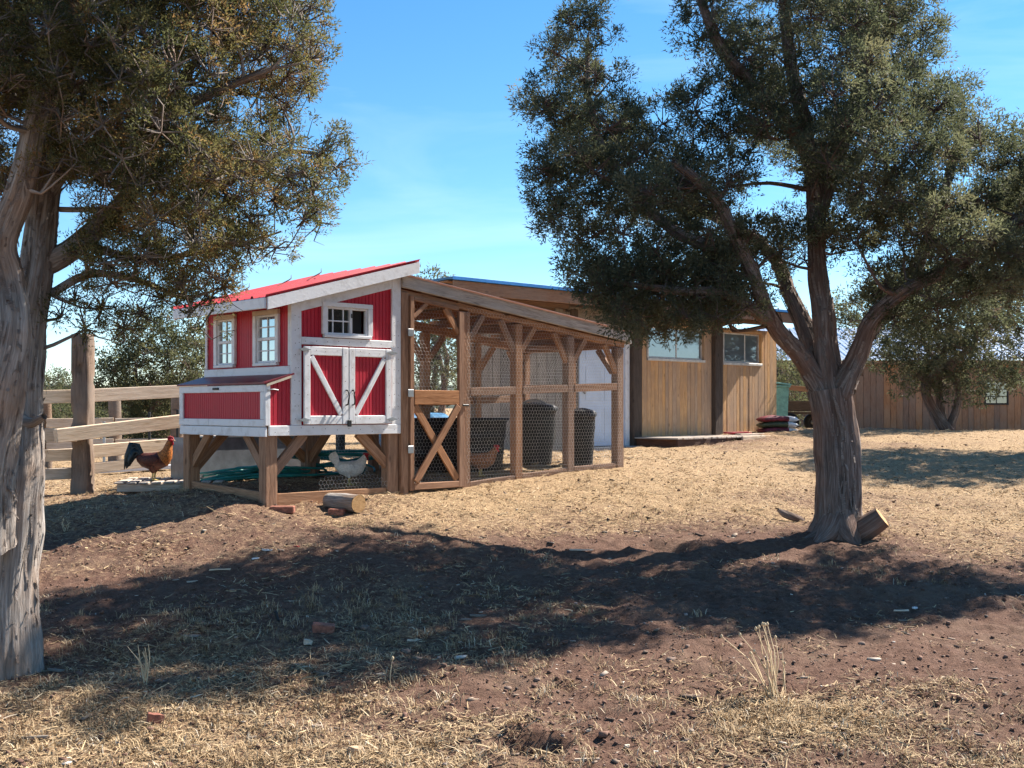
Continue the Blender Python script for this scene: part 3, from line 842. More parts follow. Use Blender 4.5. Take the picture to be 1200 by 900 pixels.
# ---- juniper at the left edge, two twisting trunks
def tree_left():
    Y0 = 6.2
    b = px(4, 790, Y0); o = (b.x, b.y, G(b.x, b.y))
    root = empty('juniper_tree', o, 'olive juniper with pale shaggy twin trunks, its crown reaching over the red roof', 'tree', 'junipers on the property')
    o = np.array(o); bm = M_['bark_grey']
    def q(u, v, dy=0): return np.array(px(u, v, Y0 + dy))
    sk = []
    sk.append(limb(root, o, [o + [0, 0, -.15], o + [0, 0, .06], q(6, 700), q(14, 620), q(20, 560, .05), q(24, 480, .1), q(32, 400, .15), q(45, 310, .2), q(52, 230, .25), q(62, 150, .3), q(80, 60, .3), q(100, -60, .3), (q(120, -180, .3))], [.20, .168, .148, .140, .125, .102, .088, .080, .072, .064, .055, .045, .02], bm, 11, 'trunk', 72, .16, .02, .012))
    sk.append(limb(root, o, [q(-14, 640, -.2), q(-12, 540, -.3), q(2, 460, -.35), q(16, 385, -.35), q(10, 330, -.3), q(2, 285, -.3), q(22, 225, -.35), q(40, 150, -.4), q(58, 95, -.4), q(78, 20, -.4), q(100, -80, -.4)], [.13, .115, .085, .072, .068, .062, .056, .052, .045, .036, .02], bm, 12, 'trunk', 56, .2, .02, .02))
    sk.append(limb(root, o, [q(42, 312, .2), q(80, 295, .25), q(120, 265, .3), q(150, 235, .4), q(163, 200, .45), q(190, 130, .6), q(240, 60, .7)], [.062, .056, .05, .046, .04, .03, .012], bm, 13))
    sk.append(limb(root, o, [q(50, 240, .25), q(75, 200, .2), q(110, 172, .1), q(165, 150, 0), q(250, 110, -.2), q(320, 80, -.3)], [.045, .040, .034, .028, .02, .01], bm, 14, nseg=14))
    sk.append(limb(root, o, [q(140, 240, .35), q(200, 245, .2), q(270, 210, .1), q(330, 180, 0), q(385, 180, 0)], [.03, .026, .02, .014, .006], bm, 15, nseg=10, step=.05))
    sk.append(limb(root, o, [q(70, 245, .25), q(130, 243, .1), q(165, 240, 0), q(200, 250, -.1)], [.014, .012, .010, .006], bm, 16, nseg=10))
    sk.append(limb(root, o, [q(60, 345, .2), q(110, 320, .3), q(170, 330, .35), q(215, 348, .3), q(262, 335, .3)], [.022, .018, .014, .010, .004], bm, 17, nseg=10))
    sk.append(limb(root, o, [q(90, 285, .25), q(150, 300, .4), q(200, 300, .5), q(260, 290, .6), q(330, 270, .6)], [.026, .02, .016, .012, .005], bm, 18, nseg=10))
    sk.append(limb(root, o, [q(60, 160, .3), q(20, 90, .5), q(-60, 20, .7), q(-150, -40, .8)], [.05, .045, .035, .02], bm, 19, nseg=12))
    sk.append(limb(root, o, [q(70, 100, .3), q(130, 40, .1), q(210, -10, 0), q(300, -40, -.1)], [.04, .032, .024, .01], bm, 20, nseg=12))
    bark_strips(sk[:4], 1500, 5, o, M_['bark_strip'], root, (.05, .25), (.003, .010))
    # peeled branch stub
    st = Tubes(); st.add([q(22, 490, 0), q(36, 496, -.08), q(52, 488, -.14)], [.03, .024, .016], 10, .02, .2, 71); st.build('dead_stub', bm, root, o)
    outline = upx([(-260, -200), (-280, 60), (-160, 190), (-60, 230), (20, 250), (60, 280), (90, 330), (130, 350), (170, 335), (205, 350), (240, 352), (275, 330), (300, 305), (345, 312), (372, 300), (395, 262), (404, 240), (385, 225), (408, 195), (404, 165), (370, 140), (350, 128), (362, 105), (388, 92), (398, 62), (376, 50), (384, 20), (370, -20), (390, -90), (300, -200), (100, -280)], Y0)
    holes = [((u - 600) / FPX * Y0, E + (HZ - v) / FPX * Y0, r * Y0 / FPX) for (u, v, r) in [(195, 290, 22), (20, 170, 46), (75, 265, 30), (90, 225, 26), (45, 230, 30), (5, 290, 46), (55, 110, 24), (135, 288, 22), (105, 330, 20)]]
    cl = crown_clumps(outline, holes, Y0 + .1, 1.15, .165, 11000, 22, gapf=2.6, gap=-.10)
    extra = np.array([q(145, 385, .3), q(120, 362, .25), q(88, 352, .2), q(225, 366, .3), q(72, 372, .2), q(165, 368, .35), q(246, 350, .3), q(190, 350, .3), q(100, 385, .1), q(215, 345, .4), q(262, 338, .3), q(235, 385, .35)])
    cl = np.vstack([cl, extra])
    print('left clumps', len(cl))
    grow(root, o, cl, sk, M_['leaf_olive'], bm, 41, tufts=13, nleaf=52, cr=.14, rt=.052, Ll=.021, Lw=.0036, tint0=.58, tintv=.30, bare=.35)
    return root
tree_left()

def simple_juniper(base, H, rad, label, seed, outline=None, leaf='leaf_far', bark='bark_dark', stems=3, tufts=10, nleaf=30, sc=1.0, name='juniper_tree', group='junipers on the property', base_h=.25, gap=.2, spacing=.42, lean=(0, 0)):
    rg = np.random.default_rng(seed)
    o = np.array([base[0], base[1], G(base[0], base[1])])
    root = empty(name, o, label, 'tree', group)
    sk = []
    for k in range(stems):
        a = rg.uniform(0, 6.28); rr = rad * rg.uniform(.25, .6) * (0 if (k == 0 and stems > 1) else 1)
        top = o + [math.cos(a) * rr + lean[0], math.sin(a) * rr + lean[1], H * rg.uniform(.62, .85)]
        m1 = o + (top - o) * .35 + rg.normal(size=3) * .06 * H * np.array([1, 1, .2]); m2 = o + (top - o) * .7 + rg.normal(size=3) * .05 * H * np.array([1, 1, .2])
        r0 = .026 * H * rg.uniform(.7, 1.0)
        sk.append(limb(root, o, [o + [rg.normal() * .05, rg.normal() * .05, -.12], m1, m2, top], [r0, r0 * .7, r0 * .45, r0 * .12], M_[bark], seed + k, 'trunk', 12, .2, .12, .04))
    v = rg.normal(size=(5000, 3)); v /= np.linalg.norm(v, axis=1)[:, None]; v *= rg.uniform(.15, 1, (5000, 1)) ** .5
    bmp = 1 + .22 * np.sin(3 * np.arctan2(v[:, 1], v[:, 0]) + seed) * (1 - np.abs(v[:, 2])) + .12 * np.sin(7 * v[:, 2] + seed)
    zc = base_h * H + (1 - base_h) * H * .5 * (1 + v[:, 2])
    wz = (1 - .35 * np.maximum(0, v[:, 2])) * bmp
    C = o + np.stack([v[:, 0] * rad * wz + lean[0] * v[:, 2], v[:, 1] * rad * wz + lean[1] * v[:, 2], zc], -1)
    C = C[vnoise(C[:, 0] * 1.1 / sc, C[:, 2] * 1.1 / sc + C[:, 1], seed) > -.5 + gap]
    buf = np.zeros((len(C), 3)); nb = 0
    for p in C:
        if nb == 0 or np.min(((buf[:nb] - p) ** 2).sum(1)) > (spacing * sc) ** 2:
            buf[nb] = p; nb += 1
    pts = buf[:nb]
    grow(root, o, np.array(pts), sk, M_[leaf], M_[bark], seed + 7, tufts=tufts, nleaf=nleaf, cr=.34 * sc, rt=.15 * sc, Ll=.075 * sc, Lw=.017 * sc, tint0=.5, tintv=.3, bare=.25)
    return root
simple_juniper((9.15, 24.2), 4.0, 1.9, 'leaning juniper clump with low branches in front of the brown board shed', 51, leaf='leaf_green', stems=4, tufts=10, nleaf=30, base_h=.18, gap=.42, lean=(-.3, 0))
simple_juniper((8.9, 17.6), 5.2, 1.75, 'juniper at the edge of the yard, its branches reaching in beside the board shed', 52, leaf='leaf_green', stems=2, tufts=10, nleaf=34, base_h=.40, gap=.40)
simple_juniper((-7.6, 25.0), 2.9, 1.25, 'round juniper bush-tree behind the corral fence beside the red coop', 53, tufts=11, nleaf=30, stems=2, base_h=.05, gap=.12)
simple_juniper((-7.5, 30.0), 3.0, .95, 'dark narrow juniper half hidden behind the red coop', 54, leaf='leaf_green', tufts=10, nleaf=26, stems=1, base_h=.05, gap=.1)
simple_juniper((-1.85, 25.5), 3.75, 1.15, 'bare-limbed juniper seen through the wire run', 55, tufts=8, nleaf=24, stems=4, base_h=.12, gap=.42, leaf='leaf_far')
simple_juniper((6.9, 31.0), 2.3, 1.1, 'juniper bush in the gap between barn and board shed', 56, tufts=9, nleaf=26, stems=2, base_h=.03, gap=.1, name='juniper_bush')
for k, (bx, by, h, r) in enumerate([(-12.6, 29.0, 1.55, 1.5), (-10.6, 33.0, 1.5, 1.6), (-13.9, 36.0, 1.9, 1.9), (-8.9, 34.5, 1.3, 1.4), (-11.4, 27.0, .9, 1.0), (-9.2, 28.5, .95, 1.1)]):
    simple_juniper((bx, by), h, r, 'low rounded juniper bush in the row beyond the corral fence', 60 + k, tufts=9, nleaf=22, stems=1, base_h=.02, gap=.05, name='juniper_bush', group='juniper bushes beyond the corral')

# ================================================================== shared builders
def bead_panel(name, frame, plane, const, a0, a1, spans, mat, parent, out=1, pitch=.038):
    """grooved board panel; spans(a_mid) -> list of (lo(a), hi(a)) callables"""
    V = []; F = []
    n = max(1, round((a1 - a0) / pitch)); w = (a1 - a0) / n; g = .0045; dep = .006
    def P(a, off, z):
        return frame.p(a, const + off, z) if plane == 'f' else frame.p(const + off, a, z)
    for i in range(n):
        b = a0 + i * w
        cols_ = [(b, dep), (b + g, 0), (b + w - g, 0), (b + w, dep)]
        for lo, hi in spans(b + w / 2):
            k = len(V)
            for a, d in cols_:
                V += [P(a, d * out, lo(a)), P(a, d * out, hi(a))]
            for j in range(3): F.append((k + 2 * j, k + 2 * j + 2, k + 2 * j + 3, k + 2 * j + 1))
    return mesh_world(name, V, F, mat, parent)
def prism(name, pts, thick_vec, mat, parent):
    """flat polygon (world points) given a thickness"""
    n = len(pts); tv = Vector(thick_vec)
    V = [Vector(p) for p in pts] + [Vector(p) + tv for p in pts]
    F = [tuple(range(n))[::-1], tuple(range(n, 2 * n))] + [(i, (i + 1) % n, n + (i + 1) % n, n + i) for i in range(n)]
    return mesh_world(name, V, F, mat, parent)
def ribbed_sheet(name, frame, t0, t1, d0, d1, zf, mat, parent, pitch=.20, rib=.018, along='t', th=.004):
    """metal roofing: ribs run along t (or d)"""
    prof = []
    A0, A1 = (d0, d1) if along == 't' else (t0, t1)
    n = max(1, round((A1 - A0) / pitch)); w = (A1 - A0) / n
    for i in range(n):
        b = A0 + i * w
        prof += [(b, rib), (b + .012, rib), (b + .026, 0), (b + w * .5 - .01, 0), (b + w * .5, rib * .3), (b + w * .5 + .01, 0), (b + w - .026, 0), (b + w - .012, rib)]
    prof.append((A1, rib))
    V = []; F = []
    ends = (t0, t1) if along == 't' else (d0, d1)
    for (a, h) in prof:
        for e in ends:
            t, d = (e, a) if along == 't' else (a, e)
            V += [frame.p(t, d, zf(t, d) + h), frame.p(t, d, zf(t, d) + h - th)]
    for i in range(len(prof) - 1):
        k = 4 * i
        F += [(k, k + 2, k + 6, k + 4), (k + 1, k + 5, k + 7, k + 3), (k, k + 4, k + 5, k + 1), (k + 2, k + 3, k + 7, k + 6)]
    k = 4 * (len(prof) - 1)
    F += [(0, 1, 3, 2), (k, k + 2, k + 3, k + 1)]
    return mesh_world(name, V, F, mat, parent)
def wire_panel(name, pf, a0, a1, blo, bhi, parent, w=.038, h=.033, q=.011, r=.00075, seed=0, sag=.010):
    """hexagonal chicken wire as real wires; pf(a, b, off) -> world point"""
    ni = int((a1 - a0) / (w / 2)) + 1
    zmin = min(blo(a0), blo(a1)); zmax = max(bhi(a0), bhi(a1))
    nj = int((zmax - zmin) / h) + 2
    I, J = np.meshgrid(np.arange(ni), np.arange(nj), indexing='ij')
    A = a0 + I * w / 2
    B = zmin + J * h + ((I + J) % 2) * q
    B = B + .008 * vnoise(A * 2, B * 2, seed)
    off = sag * vnoise(A * 2.5, B * 2.5, seed + 5)
    o = Vector(pf(0, 0, 0)); ea = Vector(pf(1, 0, 0)) - o; eb = Vector(pf(0, 1, 0)) - o; en = Vector(pf(0, 0, 1)) - o
    Pn = np.array(o) + A[..., None] * np.array(ea) + B[..., None] * np.array(eb) + off[..., None] * np.array(en)
    lo = np.vectorize(blo)(A); hi = np.vectorize(bhi)(A)
    ok = (B >= lo) & (B <= hi)
    e1 = ok[:-1] & ok[1:]
    S = [Pn[:-1][e1]]; T = [Pn[1:][e1]]
    up = ((I + J) % 2 == 1)[:, :-1] & ok[:, :-1] & ok[:, 1:]
    S.append(Pn[:, :-1][up]); T.append(Pn[:, 1:][up])
    S = np.vstack(S); T = np.vstack(T)
    D = T - S; D /= np.linalg.norm(D, axis=1)[:, None]
    n1 = np.cross(D, np.array(en)); n1 /= np.linalg.norm(n1, axis=1)[:, None]; n2 = np.cross(D, n1)
    V = []
    for base in (S, T):
        for a in (0, 2.094, 4.189): V.append(base + (n1 * math.cos(a) + n2 * math.sin(a)) * r)
    V = np.stack(V, 1); n = len(S); b = (np.arange(n) * 6)[:, None]
    F = np.concatenate([np.concatenate([b + a, b + (a + 1) % 3, b + 3 + (a + 1) % 3, b + 3 + a], 1) for a in range(3)])
    org = tuple(V.reshape(-1, 3).mean(0))
    return tag(np_world(name, V.reshape(-1, 3), F, M_['wire'], parent, org), kind='stuff')
def lathe(name, profile, loc, mat, parent=None, seg=28, axis=(0, 0, 1), squash=1.0):
    """revolve (r, h) points about an axis through loc"""
    ax = Vector(axis).normalized(); a = ax.orthogonal().normalized(); b = ax.cross(a)
    V = []; F = []
    for (r, h) in profile:
        for k in range(seg):
            th = 2 * math.pi * k / seg
            V.append((a * math.cos(th) + b * math.sin(th) * squash) * r + ax * h)
    for i in range(len(profile) - 1):
        for k in range(seg):
            k2 = (k + 1) % seg
            F.append((i * seg + k, i * seg + k2, (i + 1) * seg + k2, (i + 1) * seg + k))
    me = py_mesh(name, V, F, True)
    return link(name, me, parent, Matrix.Translation(Vector(loc)), mat)
def tube(name, P, r, mat, parent=None, seg=8, step=.03, flute=0.0, seed=0):
    P = np.array([tuple(p) for p in P], float)
    t = Tubes(); t.add(P, [r] * len(P) if not hasattr(r, '__len__') else r, seg, step, flute, seed)
    return t.build(name, mat, parent, tuple(P.mean(0)))

F1 = Frame(-1.036, 10.6, R(43))         # coop and run: e1 along the front, e2 to the back
e1, e2 = F1.e1, F1.e2

# ================================================================== CHICKEN COOP
TL, TC, DB = -1.406, -1.149, 1.48        # nest-box face, body corner, depth
def coop():
    base = F1.p(-.7, .74, F1.g(-.7, .74))
    root = empty('chicken_coop', base, 'raised red and white wooden chicken coop with a red metal roof', 'chicken coop')
    wh, rd = M_['white'], M_['red']
    zt = lambda t: .875 + .268 * (t + 1.55)          # roof underside at the front
    # legs, braces and the frame they carry
    for (t, d) in ((TL + .065, .065), (-.065, .065), (TL + .065, DB - .065), (-.065, DB - .065)):
        F1.box('leg', t - .058, t + .058, d - .058, d + .058, F1.g(t, d) - .15, -.160, M_['runwood'], root, .008)
    W_ = M_['runwood']
    for d in (.065, DB - .065):
        beam('brace', F1.p(TL + .10, d, -.56), F1.p(TL + .42, d, -.225), .085, .045, W_, root)
        beam('brace', F1.p(-.10, d, -.52), F1.p(-.42, d, -.225), .085, .045, W_, root)
    for t in (TL + .065, -.065):
        beam('brace', F1.p(t, .10, -.54), F1.p(t, .42, -.225), .085, .045, W_, root)
        beam('brace', F1.p(t, DB - .10, -.52), F1.p(t, DB - .42, -.225), .085, .045, W_, root)
    F1.box('floor_panel', TL + .02, -.01, .02, DB - .02, -.185, -.160, M_['soffit'], root)
    for k, (t, d, L) in enumerate([(TL + .35, 0, 0), (TL + .72, 0, 0), (-.35, 0, 0)]):
        F1.box('floor_joist', t - .02, t + .02, .03, DB - .03, -.232, -.187, M_['runwood'], root)
    # skirts
    F1.box('skirt_board', TL + .024, 0, -.024, -.002, -.236, -.150, wh, root)
    F1.box('skirt_board', TL - .022, TL + .001, -.026, DB, -.243, -.163, wh, root)
    F1.box('skirt_board', TL, 0, DB + .002, DB + .024, -.236, -.150, wh, root)
    # ground rails between the legs
    F1.box('base_rail', TL + .13, -.13, .02, .06, F1.g(-.7, .04) - .03, F1.g(-.7, .04) + .085, W_, root)
    beam('base_rail', F1.p(TL + .05, .13, F1.g(TL, .2) + .03), F1.p(TL + .05, DB - .13, F1.g(TL, 1.3) + .03), .10, .04, W_, root)
    wire_panel('wire_mesh', lambda a, b, o: F1.p(a, .012 - o, b), TL + .55, -.11, lambda a, z0=F1.g(-.7, .0) + .02: z0, lambda a: -.62 + .18 * (a + .9) if a < -.55 else -.50 - .4 * (a + .5), root, seed=3, sag=.06)
    # ---- front wall
    WT0, WT1, WZ0, WZ1 = -.84, -.335, .612, .915     # window opening
    def fs(a):
        lo, hi = (lambda x: -.15), (lambda x: zt(x) - .02)
        if WT0 < a < WT1: return [(lo, lambda x: WZ0), (lambda x: WZ1, hi)]
        return [(lo, hi)]
    bead_panel('front_wall', F1, 'f', .0, TC, 0, fs, rd, root, 1)
    # ---- left wall with two windows
    wins = [(.21, .57, .385, .835), (.95, 1.275, .385, .835)]
    def ls(a):
        lo, hi = (lambda x: -.15), (lambda x: zt(TC))
        for (a0, a1, b0, b1) in wins:
            if a0 < a < a1: return [(lo, lambda x: b0), (lambda x: b1, hi)]
        return [(lo, hi)]
    bead_panel('left_wall', F1, 'l', TC, 0, DB, ls, rd, root, 1)
    bead_panel('back_wall', F1, 'f', DB, TC, 0, lambda a: [(lambda x: -.15, lambda x: zt(x) - .02)], rd, root, -1)
    bead_panel('right_wall', F1, 'l', 0.0, 0, DB, lambda a: [(lambda x: -.15, lambda x: zt(0) - .02)], rd, root, -1)
    # trim of the front
    def fslope(name, t0, t1, z0f, z1f, d0, d1, par=root, mat=wh):
        return prism(name, [F1.p(t0, d0, z0f(t0)), F1.p(t1, d0, z0f(t1)), F1.p(t1, d0, z1f(t1)), F1.p(t0, d0, z1f(t0))], e2 * (d1 - d0), mat, par)
    fslope('corner_trim', TC - .018, TC + .082, lambda t: -.148, lambda t: zt(t) - .03, -.021, -.001)
    fslope('corner_trim', -.098, 0, lambda t: -.148, lambda t: zt(t) - .03, -.021, -.001)
    fslope('frieze_board', TC + .083, -.099, lambda t: zt(t) - .175, lambda t: zt(t) - .03, -.019, -.001)
    F1.box('corner_trim', TC - .020, TC - .001, 0.001, .035, .362, zt(TC) - .06, wh, root)
    F1.box('corner_trim', TC - .020, TC - .001, DB - .03, DB, .362, zt(TC) - .06, wh, root)
    F1.box('belt_trim', TC + .083, -.099, -.023, -.001, .545, .610, wh, root)
    F1.box('belt_trim', TC - .026, TC - .001, -.0, DB + .012, .285, .358, wh, root)
    F1.box('head_trim', TC - .036, TC - .001, -.02, DB + .02, zt(TC) - .062, zt(TC) + .012, M_['soffit'], root)
    # roof
    zr = lambda t, d: .875 + .268 * (t + 1.55) + .012
    ribbed_sheet('roof_sheet', F1, -1.47, .145, -.13, DB + .06, lambda t, d: zr(t, d) + .010, M_['redmetal'], root, .23, .020)
    prism('roof_deck', [F1.p(-1.44, -.105, zr(-1.44, 0) - .018), F1.p(.125, -.105, zr(.125, 0) - .018), F1.p(.125, -.105, zr(.125, 0) + .006), F1.p(-1.44, -.105, zr(-1.44, 0) + .006)], e2 * (DB + .14), M_['soffit'], root)
    fslope('rake_board', -1.455, .135, lambda t: zr(t, 0) - .098, lambda t: zr(t, 0) + .004, -.128, -.106)
    fslope('rake_board', -1.455, .135, lambda t: zr(t, 0) - .098, lambda t: zr(t, 0) + .004, DB + .036, DB + .058)
    F1.box('eave_board', -1.480, -1.457, -.105, DB + .035, zr(-1.47, 0) - .085, zr(-1.47, 0) + .004, wh, root)
    F1.box('eave_board', .137, .158, -.105, DB + .035, zr(.14, 0) - .095, zr(.14, 0) + .004, wh, root)
    # windows
    def window(dpth, plane, a0, a1, b0, b1, trim, cols_, rows, slider=False):
        if plane == 'f':
            bx = lambda n, x0, x1, z0, z1, o0, o1, m, p: F1.box(n, x0, x1, dpth - o1, dpth - o0, z0, z1, m, p, .003)
        else:
            bx = lambda n, x0, x1, z0, z1, o0, o1, m, p: F1.box(n, dpth - o1, dpth - o0, x0, x1, z0, z1, m, p, .003)
        win = bx('window', a0 - trim, a1 + trim, b1, b1 + trim * .8, .001, .032, M_['soffit'] if plane == 'l' else wh, root)
        bx('trim', a0 - trim, a0, b0, b1 - .001, .001, .030, wh, win); bx('trim', a1, a1 + trim, b0, b1 - .001, .001, .030, wh, win)
        bx('sill', a0 - trim * .7, a1 + trim * .7, b0 - .026, b0 - .001, .001, .040, wh, win)
        s = .018
        for (x0, x1) in ((a0, a0 + s), (a1 - s, a1)): bx('sash_stile', x0, x1, b0 + .001, b1 - .001, -.02, .012, wh, win)
        for (z0, z1) in ((b0 + .001, b0 + s), (b1 - s, b1 - .001)): bx('sash_rail', a0 + s, a1 - s, z0, z1, -.02, .012, wh, win)
        if slider:
            m = a0 + (a1 - a0) * .60
            bx('sash_stile', m - .016, m + .010, b0 + s, b1 - s, -.015, .016, wh, win)
            bx('pane', a0 + s, m - .016, b0 + s, b1 - s, -.012, -.006, M_['darkglass'], win)
            for f in (.28, .70): x = a0 + (m - a0) * f; bx('muntin', x - .006, x + .006, b0 + s, b1 - s, -.004, .004, wh, win)
            z = (b0 + b1) / 2; bx('muntin', a0 + s, m - .016, z - .006, z + .006, -.0035, .005, wh, win)
            bx('shade_panel', m + .010, a1 - s, b0 + s, b1 - s, -.060, -.050, M_['dark'], win)  # near-black sheet painted in place of the unlit coop inside
            bx('latch', m - .006, m + .002, b1 - .09, b1 - .05, .017, .026, M_['black'], win)
        else:
            z = (b0 + b1) / 2
            bx('meeting_rail', a0 + s, a1 - s, z - .014, z + .014, -.018, .014, wh, win)
            for (z0, z1) in ((b0 + s, z - .014), (z + .014, b1 - s)):
                bx('pane', a0 + s, a1 - s, z0, z1, -.012, -.006, M_['glass'], win)
                xm = (a0 + a1) / 2; zm = (z0 + z1) / 2
                bx('muntin', xm - .005, xm + .005, z0, z1, -.004, .004, wh, win)
                bx('muntin', a0 + s, a1 - s, zm - .005, zm + .005, -.0035, .005, wh, win)
    window(0, 'f', WT0 + .035, WT1 - .035, WZ0 + .03, WZ1 - .03, .05, 3, 2, True)
    for (a0, a1, b0, b1) in wins: window(TC, 'l', a0 + .02, a1 - .02, b0 + .01, b1 - .02, .05, 2, 4)
    # double doors
    DZ0, DZ1 = -.143, .530
    for (t0, t1, hinge) in ((-1.052, -.594, -1), (-.586, -.122, 1)):
        dr = bead_panel('door', F1, 'f', -.0225, t0 + .01, t1 - .01, lambda a: [(lambda x: DZ0 + .01, lambda x: DZ1 - .01)], rd, root, 1)
        s = .062
        for (x0, x1) in ((t0, t0 + s), (t1 - s, t1)): F1.box('stile', x0, x1, -.045, -.024, DZ0, DZ1, wh, dr)
        F1.box('rail', t0 + s + .001, t1 - s - .001, -.043, -.024, DZ0, DZ0 + .075, wh, dr)
        F1.box('rail', t0 + s + .001, t1 - s - .001, -.043, -.024, DZ1 - .075, DZ1, wh, dr)
        a, b = (t0 + s, t1 - s) if hinge < 0 else (t1 - s, t0 + s)
        sg = 1 if hinge < 0 else -1
        beam('diagonal_brace', F1.p(a + sg * .012, -.034, DZ1 - .085), F1.p(b - sg * .012, -.034, DZ0 + .085), .048, .018, wh, dr)
        hx = t1 - .03 if hinge < 0 else t0 + .03
        tube('handle', [F1.p(hx, -.046, .155), F1.p(hx, -.075, .150), F1.p(hx - hinge * .008, -.085, .11), F1.p(hx, -.085, .065), F1.p(hx, -.075, .03), F1.p(hx, -.046, .025)], .0065, M_['black'], dr)
        ox = t0 if hinge < 0 else t1
        for z in (DZ0 + .04, DZ1 - .03):
            prism('hinge', [F1.p(ox - .065, -.047, z), F1.p(ox, -.047, z - .018), F1.p(ox + .065, -.047, z), F1.p(ox, -.047, z + .018)], e2 * -.006, M_['steel'], dr)
    F1.box('hasp', -.612, -.572, -.062, -.046, -.165, -.105, M_['black'], root)
    NV = []; NF = []; nr = random.Random(6)
    def nail(t, z, d):
        k = len(NV); c_ = F1.p(t + nr.uniform(-.006, .006), d, z + nr.uniform(-.01, .01))
        for j in range(6): NV.append(c_ + (e1 * math.cos(j * 1.047) + Vector((0, 0, math.sin(j * 1.047)))) * .0042)
        NF.append(tuple(range(k, k + 6)))
    for z in [-.10 + .11 * i for i in range(9)]:
        for t in (TC + .02, TC + .055): nail(t, z, -.0225)
        for t in (-.075, -.03): nail(t, z, -.0225)
    for i in range(11): nail(TL + .08 + i * .125, -.193 + nr.uniform(-.02, .02), -.0255)
    for i in range(8): nail(TC + .12 + i * .115, .578, -.0245)
    for (t0, t1) in ((-1.052, -.594), (-.586, -.122)):
        for z in (-.11, .0, .12, .24, .36, .49): nail(t0 + .03, z, -.0465); nail(t1 - .03, z, -.0465)
        for t in (t0 + .12, t0 + .22, t0 + .33): nail(t, -.105, -.0445); nail(t, .495, -.0445)
    nm = mesh_world('nail_heads', NV, NF, M_['rust'], root); tag(nm, kind='stuff')
    # ---- nest box
    NB0, NB1 = -.012, DB + .01
    nb = bead_panel('nest_box', F1, 'l', TL, NB0 + .02, NB1 - .02, lambda a: [(lambda x: -.15, lambda x: .18)], rd, root, 1)
    nb['label'] = 'red nest box with white frame and sloping dark lid'
    F1.box('frame_board', TL - .022, TL - .001, NB0, NB1, .135, .195, wh, nb)
    F1.box('frame_board', TL - .024, TL - .001, NB0, NB1 * .62, -.158, -.098, wh, nb)
    F1.box('frame_board', TL - .024, TL - .001, NB1 * .62 + .003, NB1, -.158, -.098, wh, nb)
    for (d0, d1) in ((NB0, NB0 + .065), (NB1 - .065, NB1)): F1.box('frame_board', TL - .021, TL - .001, d0, d1, -.096, .134, wh, nb)
    F1.box('frame_board', TL - .021, TL + .03, NB0 - .020, NB0 - .001, -.15, .193, wh, nb)
    bead_panel('side_panel', F1, 'f', NB0 + .004, TL + .03, TC - .019, lambda a: [(lambda x: -.148, lambda x: .193 + (x - TL) * .33)], rd, nb, 1)
    prism('lid', [F1.p(TL - .035, NB0 - .03, .200), F1.p(TC - .001, NB0 - .03, .283), F1.p(TC - .001, NB0 - .03, .297), F1.p(TL - .035, NB0 - .03, .214)], e2 * (NB1 - NB0 + .05), M_['dkred'], nb)
    prism('lid_edge', [F1.p(TL - .01, NB0 - .032, .180), F1.p(TC - .03, NB0 - .032, .256), F1.p(TC - .03, NB0 - .032, .276), F1.p(TL - .01, NB0 - .032, .200)], e2 * .014, M_['soffit'], nb)
    F1.box('latch', TL - .036, TL - .023, .74, .84, .158, .178, M_['black'], nb)
    tube('hook', [F1.p(TL + .0, NB0 - .025, .150), F1.p(TL + .05, NB0 - .035, .155), F1.p(TL + .10, NB0 - .025, .150)], .005, M_['steel'], nb)
    return root
coop()

